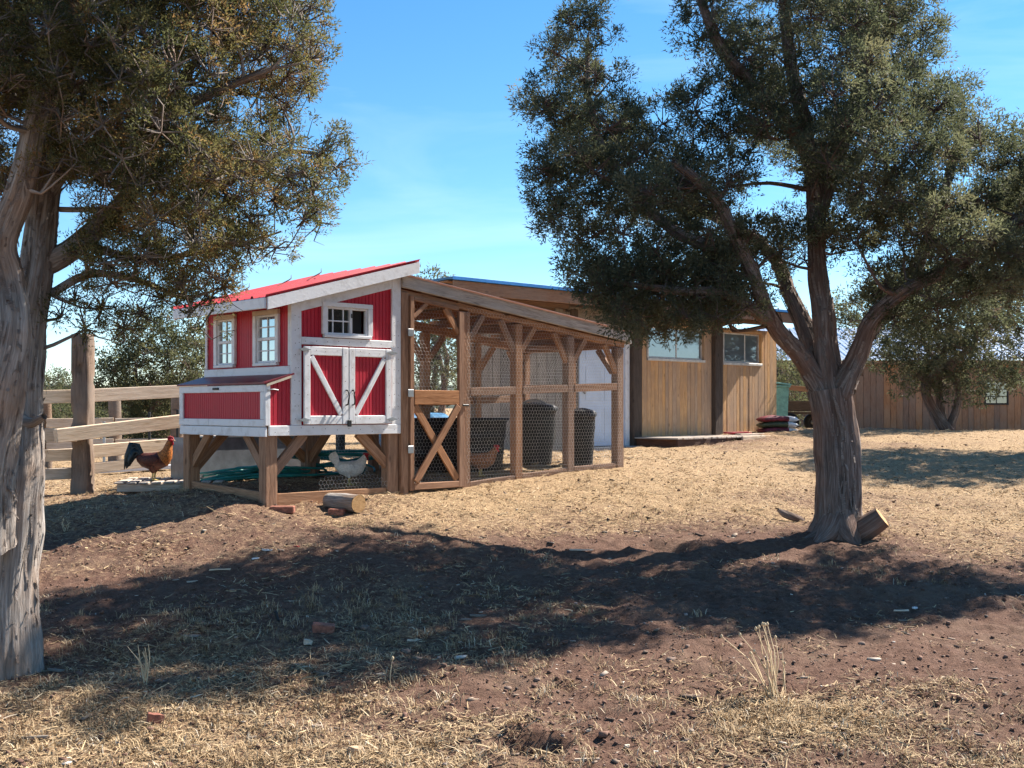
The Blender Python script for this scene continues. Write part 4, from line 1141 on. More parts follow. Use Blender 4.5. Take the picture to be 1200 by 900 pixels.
# ================================================================== WIRE RUN
RB = 1.5
def run():
    base = F1.p(1.5, .75, F1.g(1.5, .75))
    root = empty('chicken_run', base, 'brown timber run of posts and chicken wire joined to the coop', 'chicken run')
    W_ = M_['runwood']
    ft = lambda t: 1.217 - .122 * t                 # fascia top
    pt = [.80, 1.50, 2.254, 3.03]
    # front posts
    F1.box('post', .004, .088, -.03, .06, F1.g(0, 0) - .1, ft(.05) - .14, W_, root, .007)
    for t in pt:
        w = .048 if t < 3 else .055
        F1.box('post', t - w, t + w, -.02, .075, F1.g(t, 0) - .1, ft(t) - .19, W_, root, .007)
    for t in [.06, .80] + pt[1:]:
        F1.box('post', t - .045, t + .045, RB - .045, RB + .045, F1.g(t, RB) - .1, ft(t) - .20, W_, root, .007)
    F1.box('post', 2.99, 3.075, .70, .78, F1.g(3.03, .75) - .1, ft(3.03) - .19, W_, root, .007)
    sl = lambda d, t0, t1, dz, name, w, th, m: beam(name, F1.p(t0, d, ft(t0) + dz), F1.p(t1, d, ft(t1) + dz), w, th, m, root)
    sl(-.035, .004, 3.18, -.055, 'fascia_beam', .108, .035, M_['fascia'])
    sl(.03, .004, 3.10, -.150, 'top_plate', .055, .09, W_)
    sl(RB, .004, 3.10, -.150, 'top_plate', .09, .09, W_)
    beam('end_plate', F1.p(3.03, .08, ft(3.03) - .15), F1.p(3.03, RB - .05, ft(3.03) - .15), .09, .07, W_, root)
    beam('end_fascia', F1.p(3.165, -.05, ft(3.165) - .065), F1.p(3.165, RB + .1, ft(3.165) - .065), .12, .03, M_['fascia'], root)
    t = .30
    while t < 3.1:
        beam('rafter', F1.p(t, .08, ft(t) - .085), F1.p(t, RB + .12, ft(t) - .085), .085, .045, M_['gateredwood'], root, up=(0, 0, 1)); t += .46
    d = .03
    while d < RB:
        beam('roof_plank', F1.p(.01, d + .12, ft(.01) - .025), F1.p(3.15, d + .12, ft(3.15) - .025), .022, .235, M_['brownboard'], root); d += .245
    ribbed_sheet('roof_sheet', F1, .0, 3.22, -.075, RB + .16, lambda t, d: ft(t) + .003, M_['glintmetal'], root, .23, .010)
    # rails (they follow the slope of the ground)
    zm = lambda t: .125 + .036 * t
    for (a, b) in ((.85, 1.45), (1.55, 2.20), (2.305, 2.97)):
        beam('mid_rail', F1.p(a, -.002, zm(a)), F1.p(b, -.002, zm(b)), .078, .045, W_, root)
    gl = lambda t, d: F1.g(t, d)
    for (a, b) in ((.85, 1.45), (1.55, 2.20), (2.305, 2.97)):
        beam('ground_rail', F1.p(a, .01, gl(a, 0) + .012), F1.p(b, .01, gl(b, 0) + .012), .06, .05, W_, root)
    for (a, b) in ((.11, .75), (.85, 1.45), (1.55, 2.20), (2.305, 2.97)):
        beam('mid_rail', F1.p(a, RB, zm(a) - .12), F1.p(b, RB, zm(b) - .12), .08, .04, W_, root)
    for (a, b) in ((.12, .70), (.78, 1.45)):
        beam('mid_rail', F1.p(3.03, a, zm(3.03)), F1.p(3.03, b, zm(3.03)), .078, .045, W_, root)
    # knee braces
    for t in pt:
        for s in (-1, 1):
            if t > 3 and s > 0: continue
            beam('brace', F1.p(t + s * .045, .012, ft(t) - .46), F1.p(t + s * .235, .012, ft(t + s * .235) - .185), .06, .042, W_, root)
            beam('brace', F1.p(t + s * .045, RB, ft(t) - .50), F1.p(t + s * .27, RB, ft(t + s * .27) - .20), .07, .042, W_, root)
    beam('brace', F1.p(3.03, .10, ft(3.03) - .46), F1.p(3.03, .32, ft(3.03) - .20), .06, .042, W_, root)
    beam('brace', F1.p(.10, RB, ft(.1) - .52), F1.p(.36, RB, ft(.36) - .20), .07, .042, W_, root)
    # wire
    fp = lambda a, b, o: F1.p(a, -.026 - o, b)
    gm = gl(1.5, 0); gb = gl(1.5, RB); ge = gl(3.05, .7) + .02
    lo = lambda a: gm + .04 * (a - 1.5) + .01
    wire_panel('wire_mesh', fp, .80, 3.06, lo, lambda a: ft(a) - .13, root, seed=1)
    wire_panel('wire_mesh', lambda a, b, o: F1.p(a, RB + .05 + o, b), .05, 3.05, lambda a: gb + .04 * (a - 1.5), lambda a: ft(a) - .2, root, seed=2)
    wire_panel('wire_mesh', lambda a, b, o: F1.p(3.085 + o, a, b), .0, RB, lambda a: ge, lambda a: ft(3.03) - .15, root, seed=4)
    # ---- gate
    GW0, GW1 = .095, .748
    gate = F1.box('gate', GW0, GW0 + .045, -.045, -.005, gl(.2, 0) + .03, ft(.1) - .165, M_['gateredwood'], root)
    g0 = gl(.4, 0) + .03
    F1.box('stile', GW1 - .062, GW1, -.045, -.005, g0, ft(.75) - .20, M_['gateredwood'], gate)
    beam('top_rail', F1.p(GW0 + .047, -.025, ft(.15) - .185), F1.p(GW1 - .064, -.025, ft(.68) - .185), .038, .038, M_['gateredwood'], gate)
    F1.box('middle_rail', GW0 + .047, GW1 - .064, -.047, -.007, .030, .165, M_['gateredwood'], gate)
    F1.box('bottom_rail', GW0 + .047, GW1 - .064, -.047, -.007, g0, g0 + .06, M_['gateredwood'], gate)
    beam('cross_brace', F1.p(GW0 + .06, -.024, .02), F1.p(GW1 - .075, -.024, g0 + .075), .072, .022, M_['gateredwood'], gate)
    beam('cross_brace', F1.p(GW0 + .06, -.048, g0 + .075), F1.p(GW1 - .075, -.048, .02), .072, .022, M_['gateredwood'], gate)
    beam('corner_brace', F1.p(GW0 + .05, -.022, ft(.1) - .36), F1.p(GW0 + .21, -.022, ft(.3) - .20), .04, .03, M_['gateredwood'], gate)
    beam('corner_brace', F1.p(GW1 - .06, -.022, ft(.7) - .42), F1.p(GW1 - .23, -.022, ft(.5) - .21), .055, .03, M_['gateredwood'], gate)
    for z in (-.42, .10, .66):
        F1.box('hinge', .06, .125, -.056, -.047, z, z + .07, M_['steel'], gate)
    F1.box('latch', GW1 - .03, GW1 + .05, -.062, -.048, .015, .035, M_['black'], gate)
    wire_panel('wire_mesh', lambda a, b, o: F1.p(a, -.001 + o * .3, b), GW0 + .02, GW1 - .01, lambda a: g0 + .03, lambda a: ft(a) - .19, gate, seed=6)
    return root
run()

# ================================================================== BARN (open-backed shed behind the run)
F2 = Frame(1.307, 19.6, R(43))
def barn():
    base = F2.p(1.5, .5, F2.g(1.5, .5))
    root = empty('barn', base, 'long low barn of upright pine boards under a blue metal roof', 'barn')
    U = F2.t_of_u
    tl = U(505)
    T0, T1, TP0, TP1, T2 = U(748), U(834), U(834), U(843.5), U(910)
    rg = random.Random(4)
    EZ = 1.87
    # weathered planks behind the run
    t = U(546)
    while t < U(668):
        w = rg.uniform(.15, .23)
        F2.box('plank', t + .004, t + w - .004, rg.uniform(-.005, .008), .03, F2.g(t, 0) - .05, 1.62 + rg.uniform(-.03, .03), M_['grey'], root, .003)
        t += w
    F2.box('post', U(668), U(677), -.02, .12, F2.g(U(670), 0) - .1, 1.66, M_['tie'], root, .01)
    # pale steel door
    d0, d1 = U(679), U(732)
    gdz = F2.g(d0, 0)
    door = F2.box('door', d0, d1, .0, .045, gdz + .06, gdz + 2.03, M_['steeldoor'], root)
    for (a, b) in ((.13, .46), (.54, .87)):
        for (z0, z1) in ((.14, .72), (.84, 1.42), (1.54, 1.84)):
            F2.box('moulded_panel', d0 + (d1 - d0) * a, d0 + (d1 - d0) * b, -.009, -.001, gdz + z0, gdz + z1, M_['steeldoor'], door, .008)
    lathe('door_knob', [(0, .06), (.025, .055), (.032, .035), (.02, .02), (.012, 0)], F2.p(d0 + .09, -.002, gdz + .98), M_['steel'], door, 14, tuple(-F2.e2))
    F2.box('door_jamb', d1 + .002, U(737), -.02, .05, gdz, gdz + 2.10, M_['white'], root)
    F2.box('door_step', d0 - .05, d1 + .1, -.25, -.002, gdz - .05, gdz + .05, M_['concrete'], root, .01)
    F2.box('header', U(668), U(737), -.01, .06, gdz + 2.11, 1.70, M_['grey'], root)
    # railway sleeper post
    F2.box('post', U(737.5), U(748), -.10, .10, F2.g(T0, 0) - .1, 1.60, M_['tie'], root, .015)
    # pine board walls with window openings
    def boards(a, b, win, top):
        t = a
        while t < b - .01:
            w = min(rg.uniform(.085, .125), b - t)
            if b - t - w < .05: w = b - t
            g = F2.g(t, 0) - .06
            o = rg.uniform(-.004, .004)
            if win[0] - .02 < t + w / 2 < win[1] + .02:
                F2.box('board', t + .002, t + w - .002, o, .024, g, win[2] - .03, M_['fresh'], root, .003)
                F2.box('board', t + .002, t + w - .002, o, .024, win[3] + .03, top, M_['fresh'], root, .003)
            else:
                F2.box('board', t + .002, t + w - .002, o, .024, g, top, M_['fresh'], root, .003)
            t += w
    def window(a, b, z0, z1, split):
        win = F2.box('window', a - .03, b + .03, -.035, .01, z0 - .05, z0 - .001, M_['alu'], root, .005)
        F2.box('frame_head', a - .03, b + .03, -.035, .02, z1 + .001, z1 + .045, M_['fresh'], win)
        F2.box('frame_jamb', b + .001, b + .07, -.03, .10, z0, z1, M_['fresh'], win)
        F2.box('frame_jamb', a - .035, a - .001, -.03, .02, z0, z1, M_['alu'], win)
        m = a + (b - a) * split
        for (x0, x1, dd) in ((a, m, .010), (m, b, .030)):
            for (p, q) in ((x0 + .001, x0 + .03), (x1 - .03, x1 - .001)): F2.box('sash_stile', p, q, dd, dd + .022, z0 + .001, z1 - .001, M_['alu'], win)
            for (p, q) in ((z0 + .001, z0 + .03), (z1 - .03, z1 - .001)): F2.box('sash_rail', x0 + .031, x1 - .031, dd, dd + .020, p, q, M_['alu'], win)
            F2.box('pane', x0 + .03, x1 - .03, dd + .008, dd + .014, z0 + .03, z1 - .03, M_['dustyglass'], win, .001)
        F2.box('painted_dark_back', a - .1, b + .15, .45, .47, z0 - .2, z1 + .05, M_['dark'], win)  # added dark sheet, imitates an unlit inside behind the panes
    w1 = (U(759), U(824), .90, 1.47); w2 = (U(847.5), U(891), .88, 1.46)
    boards(T0, T1, w1, 1.66); window(*w1, .52)
    F2.box('post', TP0 + .01, TP1 - .01, -.09, .09, F2.g(TP0, 0) - .1, 1.66, M_['tie'], root, .012)
    boards(TP1, T2, w2, 1.545); window(*w2, .6)
    # end wall running back from the corner
    d = .03
    while d < 1.1:
        w = rg.uniform(.10, .14)
        F2.box('board', T2 - .028, T2 - .004, d, d + w - .004, F2.g(T2, d) - .05, 1.54, M_['fresh'], root, .003); d += w
    # eave beam, rafters, fascia and roof
    OH = -.62
    F2.box('eave_beam', tl, T2 + .02, .03, .11, 1.665, 1.738, M_['brownboard'], root, .006)
    F2.box('fascia_board', tl - .1, U(652), OH - .03, OH, 1.66, 1.855, M_['brownboard'], root, .005)
    F2.box('fascia_board', U(652) + .003, T2 - .02, OH - .03, OH, 1.66, 1.855, M_['brownboard'], root, .005)
    t = tl + .2
    while t < T2:
        F2.box('rafter', t - .022, t + .022, OH + .002, 2.6, 1.742, 1.84, M_['brownboard'], root); t += .62
    ribbed_sheet('roof_sheet', F2, tl - .15, T2 - .01, OH - .06, 2.7, lambda t, d: EZ - .015 * d, M_['bluemetal'], root, .25, .022, along='d')
    F2.box('drip_edge', tl - .15, T2 - .01, OH - .068, OH - .062, EZ - .010, EZ + .040, M_['bluemetal'], root)
    d = OH + .1
    while d < 2.5:
        F2.box('roof_purlin', tl - .1, T2 - .04, d, d + .20, 1.843, 1.865, M_['brownboard'], root); d += .42
    for tt in (tl + .1, U(700), T2 - .1):
        F2.box('back_post', tt - .06, tt + .06, 2.45, 2.57, F2.g(tt, 2.5) - .1, 1.74, M_['tie'], root, .01)
    return root
barn()
def deck():
    U = F2.t_of_u
    a, b = U(786, -.9) , U(912, -.9)
    gz0 = max(F2.g(a, -1.0), F2.g(a + 1, -.6)) + .12
    root = empty('wooden_deck', F2.p((a + b) / 2, -.6, F2.g((a + b) / 2, -.6)), 'low worn timber deck along the foot of the pine board wall', 'deck')
    F2.box('front_joist', a, a + 1.55, -1.06, -1.01, gz0 - .17, gz0 - .022, M_['darkdeck'], root)
    for k in range(3): F2.box('joist', a + .03 + k * .7, a + .08 + k * .7, -1.0, -.1, gz0 - .20, gz0 - .022, M_['darkdeck'], root)
    t = a - .02
    rg = random.Random(9)
    while t < a + 2.9:
        w = rg.uniform(.12, .15)
        F2.box('deck_plank', t, t + w - .012, -1.09 + rg.uniform(0, .05), -.10, gz0 - .02, gz0 + .006 + rg.uniform(0, .006), M_['pallet'], root, .004); t += w
    F2.box('edge_board', a + 1.75, a + 3.6, -1.14, -1.10, gz0 - .06, gz0 + .01, M_['rail'], root)
    F2.box('edge_board', a + 2.4, a + 3.9, -.62, -.48, gz0 + .012, gz0 + .035, M_['pallet'], root)
    # coil of red rope
    P = []
    c = F2.p(U(862, -.25), -.30, gz0 + .03)
    for k in range(64):
        an = k * .55; rr = .12 + .07 * math.sin(k * .37)
        P.append(c + F2.e1 * (math.cos(an) * rr * 2.2) + F2.e2 * (math.sin(an) * rr * .6) + Vector((0, 0, .03 * (k % 7) / 7)))
    M_['redrope'] = plain('red_rope', (.22, .012, .018), .8)
    tag(tube('rope_coil', P, .014, M_['redrope'], None, 6, .05), 'tangled dark red rope lying on the timber deck', 'rope')
    # feed bags
    M_['bagwhite'] = plain('white_feed_bag', (.62, .58, .58), .5, 0, .1)
    M_['bagred'] = plain('red_feed_bag', (.15, .02, .03), .6, 0, .4)
    M_['baggreen'] = plain('green_feed_bag', (.06, .07, .035), .6, 0, .3)
    q = F2.p(U(911, -.45), -.45, 0)
    for k, (dz, yaw, mid, lab) in enumerate([(.0, .05, 'bagred', 'red and white feed bag at the bottom of the pile by the barn corner'), (.115, -.08, 'baggreen', 'dark printed feed bag in the middle of the pile by the barn corner'), (.225, .06, 'bagred', 'sagging feed bag on top of the pile by the barn corner')]):
        V = []; F = []; n, m = 14, 12
        for i in range(n + 1):
            f = i / n; x = (f - .5) * .78
            e = (1 - abs(2 * f - 1) ** 5) ** .5
            for j in range(m):
                a_ = 2 * math.pi * j / m
                y = math.copysign(abs(math.cos(a_)) ** .6, math.cos(a_)) * .19 * (.80 + .2 * e); z = math.copysign(abs(math.sin(a_)) ** .8, math.sin(a_)) * .062 * max(.12, e)
                z += .010 * math.sin(9 * f + k) * math.cos(2 * a_) - .02 * (2 * f - 1) ** 2
                V.append((x, y, z))
        for i in range(n):
            for j in range(m): F.append((i * m + j, i * m + (j + 1) % m, (i + 1) * m + (j + 1) % m, (i + 1) * m + j))
        F.append(tuple(range(m))[::-1]); F.append(tuple(range(n * m, n * m + m)))
        me = py_mesh('feed_bag', V, F, True)
        me.materials.append(M_[mid]); me.materials.append(M_['bagwhite'])
        for p in me.polygons: p.material_index = 1 if p.center.x > .17 else 0
        M = Matrix.Translation((q.x, q.y, E + gz0 + .085 + dz)) @ Matrix.Rotation(R(8) + yaw, 4, 'Z')
        tag(link('feed_bag', me, None, M), lab, 'bag', 'feed bags piled by the barn')
    # teal wheelie bin behind the corner
    b0 = px(914, 478, 24.6); gzb = G(b0.x, b0.y)
    root = empty('plastic_bin', (b0.x, b0.y, gzb), 'teal plastic bin standing behind the barn corner above the feed bags', 'bin')
    o = Vector((b0.x, b0.y, gzb))
    H = .86
    V = [o + Vector((sx * (.12 + .03 * k), sy * (.14 + .04 * k), .02 + H * k)) for k in (0, 1) for (sx, sy) in ((-1, -1), (1, -1), (1, 1), (-1, 1))]
    mesh_world('body', V, [(0, 1, 5, 4), (1, 2, 6, 5), (2, 3, 7, 6), (3, 0, 4, 7), (3, 2, 1, 0)], M_['teal'], root)
    link('rim', mat_box(cham_box(.36, .42, .05, .015), M_['teal']), root, Matrix.Translation(o + Vector((0, 0, H + .03))))
    link('lid', mat_box(cham_box(.36, .44, .035, .012), M_['teal']), root, Matrix.Translation(o + Vector((.02, 0, H + .085))) @ Matrix.Rotation(R(7), 4, 'Y'))
deck()
# old cart beyond the barn corner
def cart():
    c = px(938, 490, 27.0); g = G(c.x, c.y)
    root = empty('utility_cart', (c.x, c.y, g), 'dark low utility cart parked in the gap beyond the barn corner', 'cart')
    o = Vector((c.x, c.y, g))
    beam('bed', o + Vector((-.62, 0, .42)), o + Vector((.62, 0, .42)), .06, .7, M_['tie'], root)
    for s in (-1, 1):
        beam('side_board', o + Vector((-.6, s * .36, .58)), o + Vector((.6, s * .36, .58)), .24, .03, M_['tie'], root)
    beam('end_board', o + Vector((.61, -.34, .58)), o + Vector((.61, .34, .58)), .24, .03, M_['tie'], root)
    beam('drawbar', o + Vector((-.6, 0, .44)), o + Vector((-1.25, -.1, .62)), .07, .05, M_['brownboard'], root)
    for (x, s) in ((-.35, -1), (.4, -1), (-.35, 1), (.4, 1)):
        w = lathe('wheel', [(.0, -.04), (.10, -.045), (.11, -.05), (.19, -.05), (.215, -.03), (.215, .03), (.19, .05), (.11, .05), (0, .04)], o + Vector((x, s * .44, .20)), M_['blackplastic'], root, 20, (0, 1, 0))
        lathe('hub', [(0, -.062), (.05, -.06), (.06, -.046), (.0, -.044)], o + Vector((x, s * .44, .20)), M_['steel'], w, 14, (0, 1, 0))
    b = px(933, 471, 26.2)
    tag(beam('propped_rail', (b.x - .55, b.y, G(b.x - .55, b.y) + 1.02), (b.x + .9, b.y, G(b.x + .9, b.y) + .86), .11, .05, M_['brownboard']), 'brown fence rail crossing the gap above the dark cart', 'rail')
    for dx in (-.5, .85):
        tag(beam('fence_post', (b.x + dx, b.y + .08, G(b.x + dx, b.y) - .1), (b.x + dx, b.y + .08, G(b.x + dx, b.y) + 1.08), .09, .09, M_['tie'], up=(0, 1, 0)), 'short dark post holding the brown rail in the gap by the cart', 'post', 'posts of the gap rail')
cart()

# ================================================================== BOARD SHED on the right
F3 = Frame(0, 34.0, 0)
def shed():
    x0, x1 = (905 - 600) / FPX * 34.0, (1262 - 600) / FPX * 34.0
    g = lambda x: G(x, 34.0) - E
    root = empty('board_shed', (12, 36, G(12, 36)), 'long brown board shed with a pale metal roof and one small dark window', 'shed')
    rg = random.Random(12)
    eave = 1.30
    wx0, wx1, wz0, wz1 = (1155 - 600) / FPX * 34, (1180 - 600) / FPX * 34, .13, .76
    x = x0
    while x < x1:
        w = rg.uniform(.17, .23)
        o = rg.uniform(-.006, .006)
        if wx0 - .05 < x + w / 2 < wx1 + .05:
            F3.box('board', x + .004, x + w - .004, o, .025, g(x) - .2, wz0, M_['brownboard'], root, .003)
            F3.box('board', x + .004, x + w - .004, o, .025, wz1, eave, M_['brownboard'], root, .003)
        else:
            F3.box('board', x + .004, x + w - .004, o, .025, g(x) - .2, eave + rg.uniform(-.02, .0), M_['brownboard'], root, .003)
        x += w
    F3.box('backing', x0 + .02, x1 - .02, .03, .05, -1.2, eave - .02, M_['dark'], root)
    F3.box('end_wall', x0, x0 + .03, .06, 3.2, -1.1, eave, M_['brownboard'], root)
    F3.box('eave_board', x0 - .1, x1, -.16, -.13, eave - .03, eave + .10, M_['brownboard'], root)
    win = F3.box('window', wx0 - .04, wx1 + .04, -.03, .0, wz0 - .04, wz0, M_['black'], root)
    F3.box('frame_head', wx0 - .04, wx1 + .04, -.03, .0, wz1, wz1 + .04, M_['black'], win)
    for (a, b) in ((wx0 - .04, wx0), (wx1, wx1 + .04)): F3.box('frame_jamb', a, b, -.028, .0, wz0 + .001, wz1 - .001, M_['black'], win)
    xm = (wx0 + wx1) / 2
    for k in range(2):
        for j in range(3):
            F3.box('pane', wx0 + (xm - wx0) * k + .012, wx0 + (xm - wx0) * (k + 1) - .012, -.006, .0, wz0 + (wz1 - wz0) * j / 3 + .012, wz0 + (wz1 - wz0) * (j + 1) / 3 - .012, M_['dustyglass'], win, .001)
    F3.box('mullion', xm - .012, xm + .012, -.02, .0, wz0, wz1, M_['black'], win)
    for j in (1, 2): F3.box('mullion', wx0, wx1, -.018, .0, wz0 + (wz1 - wz0) * j / 3 - .011, wz0 + (wz1 - wz0) * j / 3 + .011, M_['black'], win)
    ribbed_sheet('roof_sheet', F3, x0 - .15, x1 + .2, -.22, 4.2, lambda t, d: eave + .11 + .28 * (d + .22), M_['silver'], root, .30, .03, along='d')
    return root
shed()

# ================================================================== CORRAL FENCE (left)
def corral():
    pb = px(97, 580, 11.334); g = G(pb.x, pb.y)
    root = empty('corral_fence', (pb.x, pb.y, g), 'bleached plank corral fence with one thick rotten post beside the coop', 'fence')
    # the old square post, gouged and uneven
    V = []; F = []; seg = 20; rows = 46; H = E + .722 - g + .2
    rg = np.random.default_rng(5)
    for i in range(rows):
        f = i / (rows - 1)
        for k in range(seg):
            a = 2 * math.pi * k / seg
            c, s = math.cos(a), math.sin(a)
            r = .098 / max(abs(c), abs(s)) ** .82
            gouge = max(0, float(vnoise(np.array([math.cos(a) * 2.2 + 5]), np.array([f * 16 + s * 2]), 8)[0]) - .02) * .075
            r = r - gouge * (1.5 if .15 < f < .92 else .3) + .004 * math.sin(7 * a + 3 * f)
            V.append((pb.x + r * c * (1 - .03 * f), pb.y + r * s * (1 - .03 * f), g - .2 + H * f))
    for i in range(rows - 1):
        for k in range(seg): F.append((i * seg + k, i * seg + (k + 1) % seg, (i + 1) * seg + (k + 1) % seg, (i + 1) * seg + k))
    F.append(tuple(range((rows - 1) * seg, rows * seg)))
    V = [Vector(v) for v in V]
    # local X runs up the post so the grain follows it
    up = Vector((0, 0, 1)); M = axes_matrix(up, Vector((1, 0, 0)), Vector((0, 1, 0)), Vector((pb.x, pb.y, g)))
    Mi = M.inverted()
    me = py_mesh('post', [Mi @ v for v in V], F, True)
    link('post', me, root, M, M_['post'])
    rl = M_['rail']
    beam('rail', px(22, 466, 11.144), px(96, 464, 11.502), 0.132, 0.050, rl, root)
    beam('rail', px(106, 463.5, 11.502), px(262, 456, 12.544), 0.132, 0.050, rl, root)
    beam('rail', px(65, 511, 10.97), px(256, 488, 12.10), 0.132, 0.095, rl, root)
    beam('rail', px(20, 512, 11.021), px(90, 509, 11.211), 0.140, 0.050, rl, root)
    beam('rail', px(25, 535, 11.144), px(96, 532, 11.480), 0.118, 0.067, M_['rail'], root)
    beam('rail', px(106, 529, 11.514), px(262, 516, 12.544), 0.129, 0.084, rl, root)
    beam('rail', px(25, 557, 11.144), px(96, 554, 11.469), 0.112, 0.067, rl, root)
    beam('rail', px(106, 549, 11.514), px(262, 531, 12.544), 0.101, 0.067, rl, root)
    # next post along, hidden behind the coop, carries the rails
    q = px(268, 560, 12.656); gq = G(q.x, q.y)
    beam('far_post', (q.x, q.y + .12, gq - .1), (q.x, q.y + .12, E + .35), .15, .15, M_['post'], root, up=(0, 1, 0))
    q = px(10, 560, 11.088); gq = G(q.x, q.y)
    beam('far_post', (q.x, q.y + .12, gq - .1), (q.x, q.y + .12, E + .35), .15, .15, M_['post'], root, up=(0, 1, 0))
    return root
corral()
def far_fence():
    c = px(134, 500, 15.5)
    root = empty('paddock_fence', (c.x, c.y, G(c.x, c.y)), 'second weathered fence with round posts farther back behind the corral', 'fence')
    for u in (-30, 53, 134, 207, 290):
        p = px(u, 500, 15.5 + (u - 134) * .004); g = G(p.x, p.y)
        tube('post', [(p.x, p.y, g - .15), (p.x + .01, p.y, g + .5), (p.x, p.y, E + .14)], [.085, .08, .075], M_['post'], root, 12, .08, .12, u)
    for (z, w) in ((-.20, .12), (-.48, .12)):
        for (ua, ub) in ((-30, 53), (53, 134), (134, 207), (207, 290)):
            a = px(ua, 0, 15.40 + (ua - 134) * .004); b = px(ub, 0, 15.40 + (ub - 134) * .004)
            beam('rail', (a.x + .01, a.y, E + z), (b.x - .01, b.y, E + z + .01), w, .04, M_['rail'], root)
far_fence()
for k, (u, v0) in enumerate([(122, 494), (175, 483), (208, 480)]):
    p = px(u, v0, 14.6); g = G(p.x, p.y)
    tag(beam('steel_stake', (p.x, p.y, g - .1), (p.x, p.y, p.z), .03, .03, M_['black' if k else 'steel'], up=(0, 1, 0)), 'thin steel stake standing in the ground between the two fences', 'stake', 'steel stakes between the fences')
for k, (u0, u1, Y) in enumerate([(110, 215, 13.9), (170, 260, 14.3), (40, 92, 13.7)]):
    a = px(u0, 0, Y); b = px(u1, 0, Y + .3)
    tag(beam('loose_plank', (a.x, a.y, G(a.x, a.y) + .045), (b.x, b.y, G(b.x, b.y) + .05), .05, .16, M_['white']), ['long whitish plank lying on the ground behind the corral rails', 'whitish plank on the ground behind the coop legs', 'short whitish plank lying beyond the thick rotten post'][k], 'plank')

# pallet under the rooster
def pallet():
    c = px(204, 566, 11.45); g = G(c.x, c.y)
    root = empty('wooden_pallet', (c.x, c.y, g), 'grey slatted pallet lying on the ground beside the coop leg', 'pallet')
    f = Frame(c.x, c.y, R(8)); z0 = max(g, G(c.x - .3, c.y), G(c.x + .3, c.y)) - E - .03
    for d in (-.32, 0, .32): f.box('bearer', -.48, .52, d - .03, d + .03, z0, z0 + .075, M_['pallet'], root)
    rg = random.Random(2)
    for k in range(9):
        t = -.5 + k * .115
        f.box('slat', t, t + .088, -.40 + rg.uniform(-.01, .01), .40, z0 + .078, z0 + .096, M_['pallet'], root)
    return z0 + .096 + E
PAL_Z = pallet()

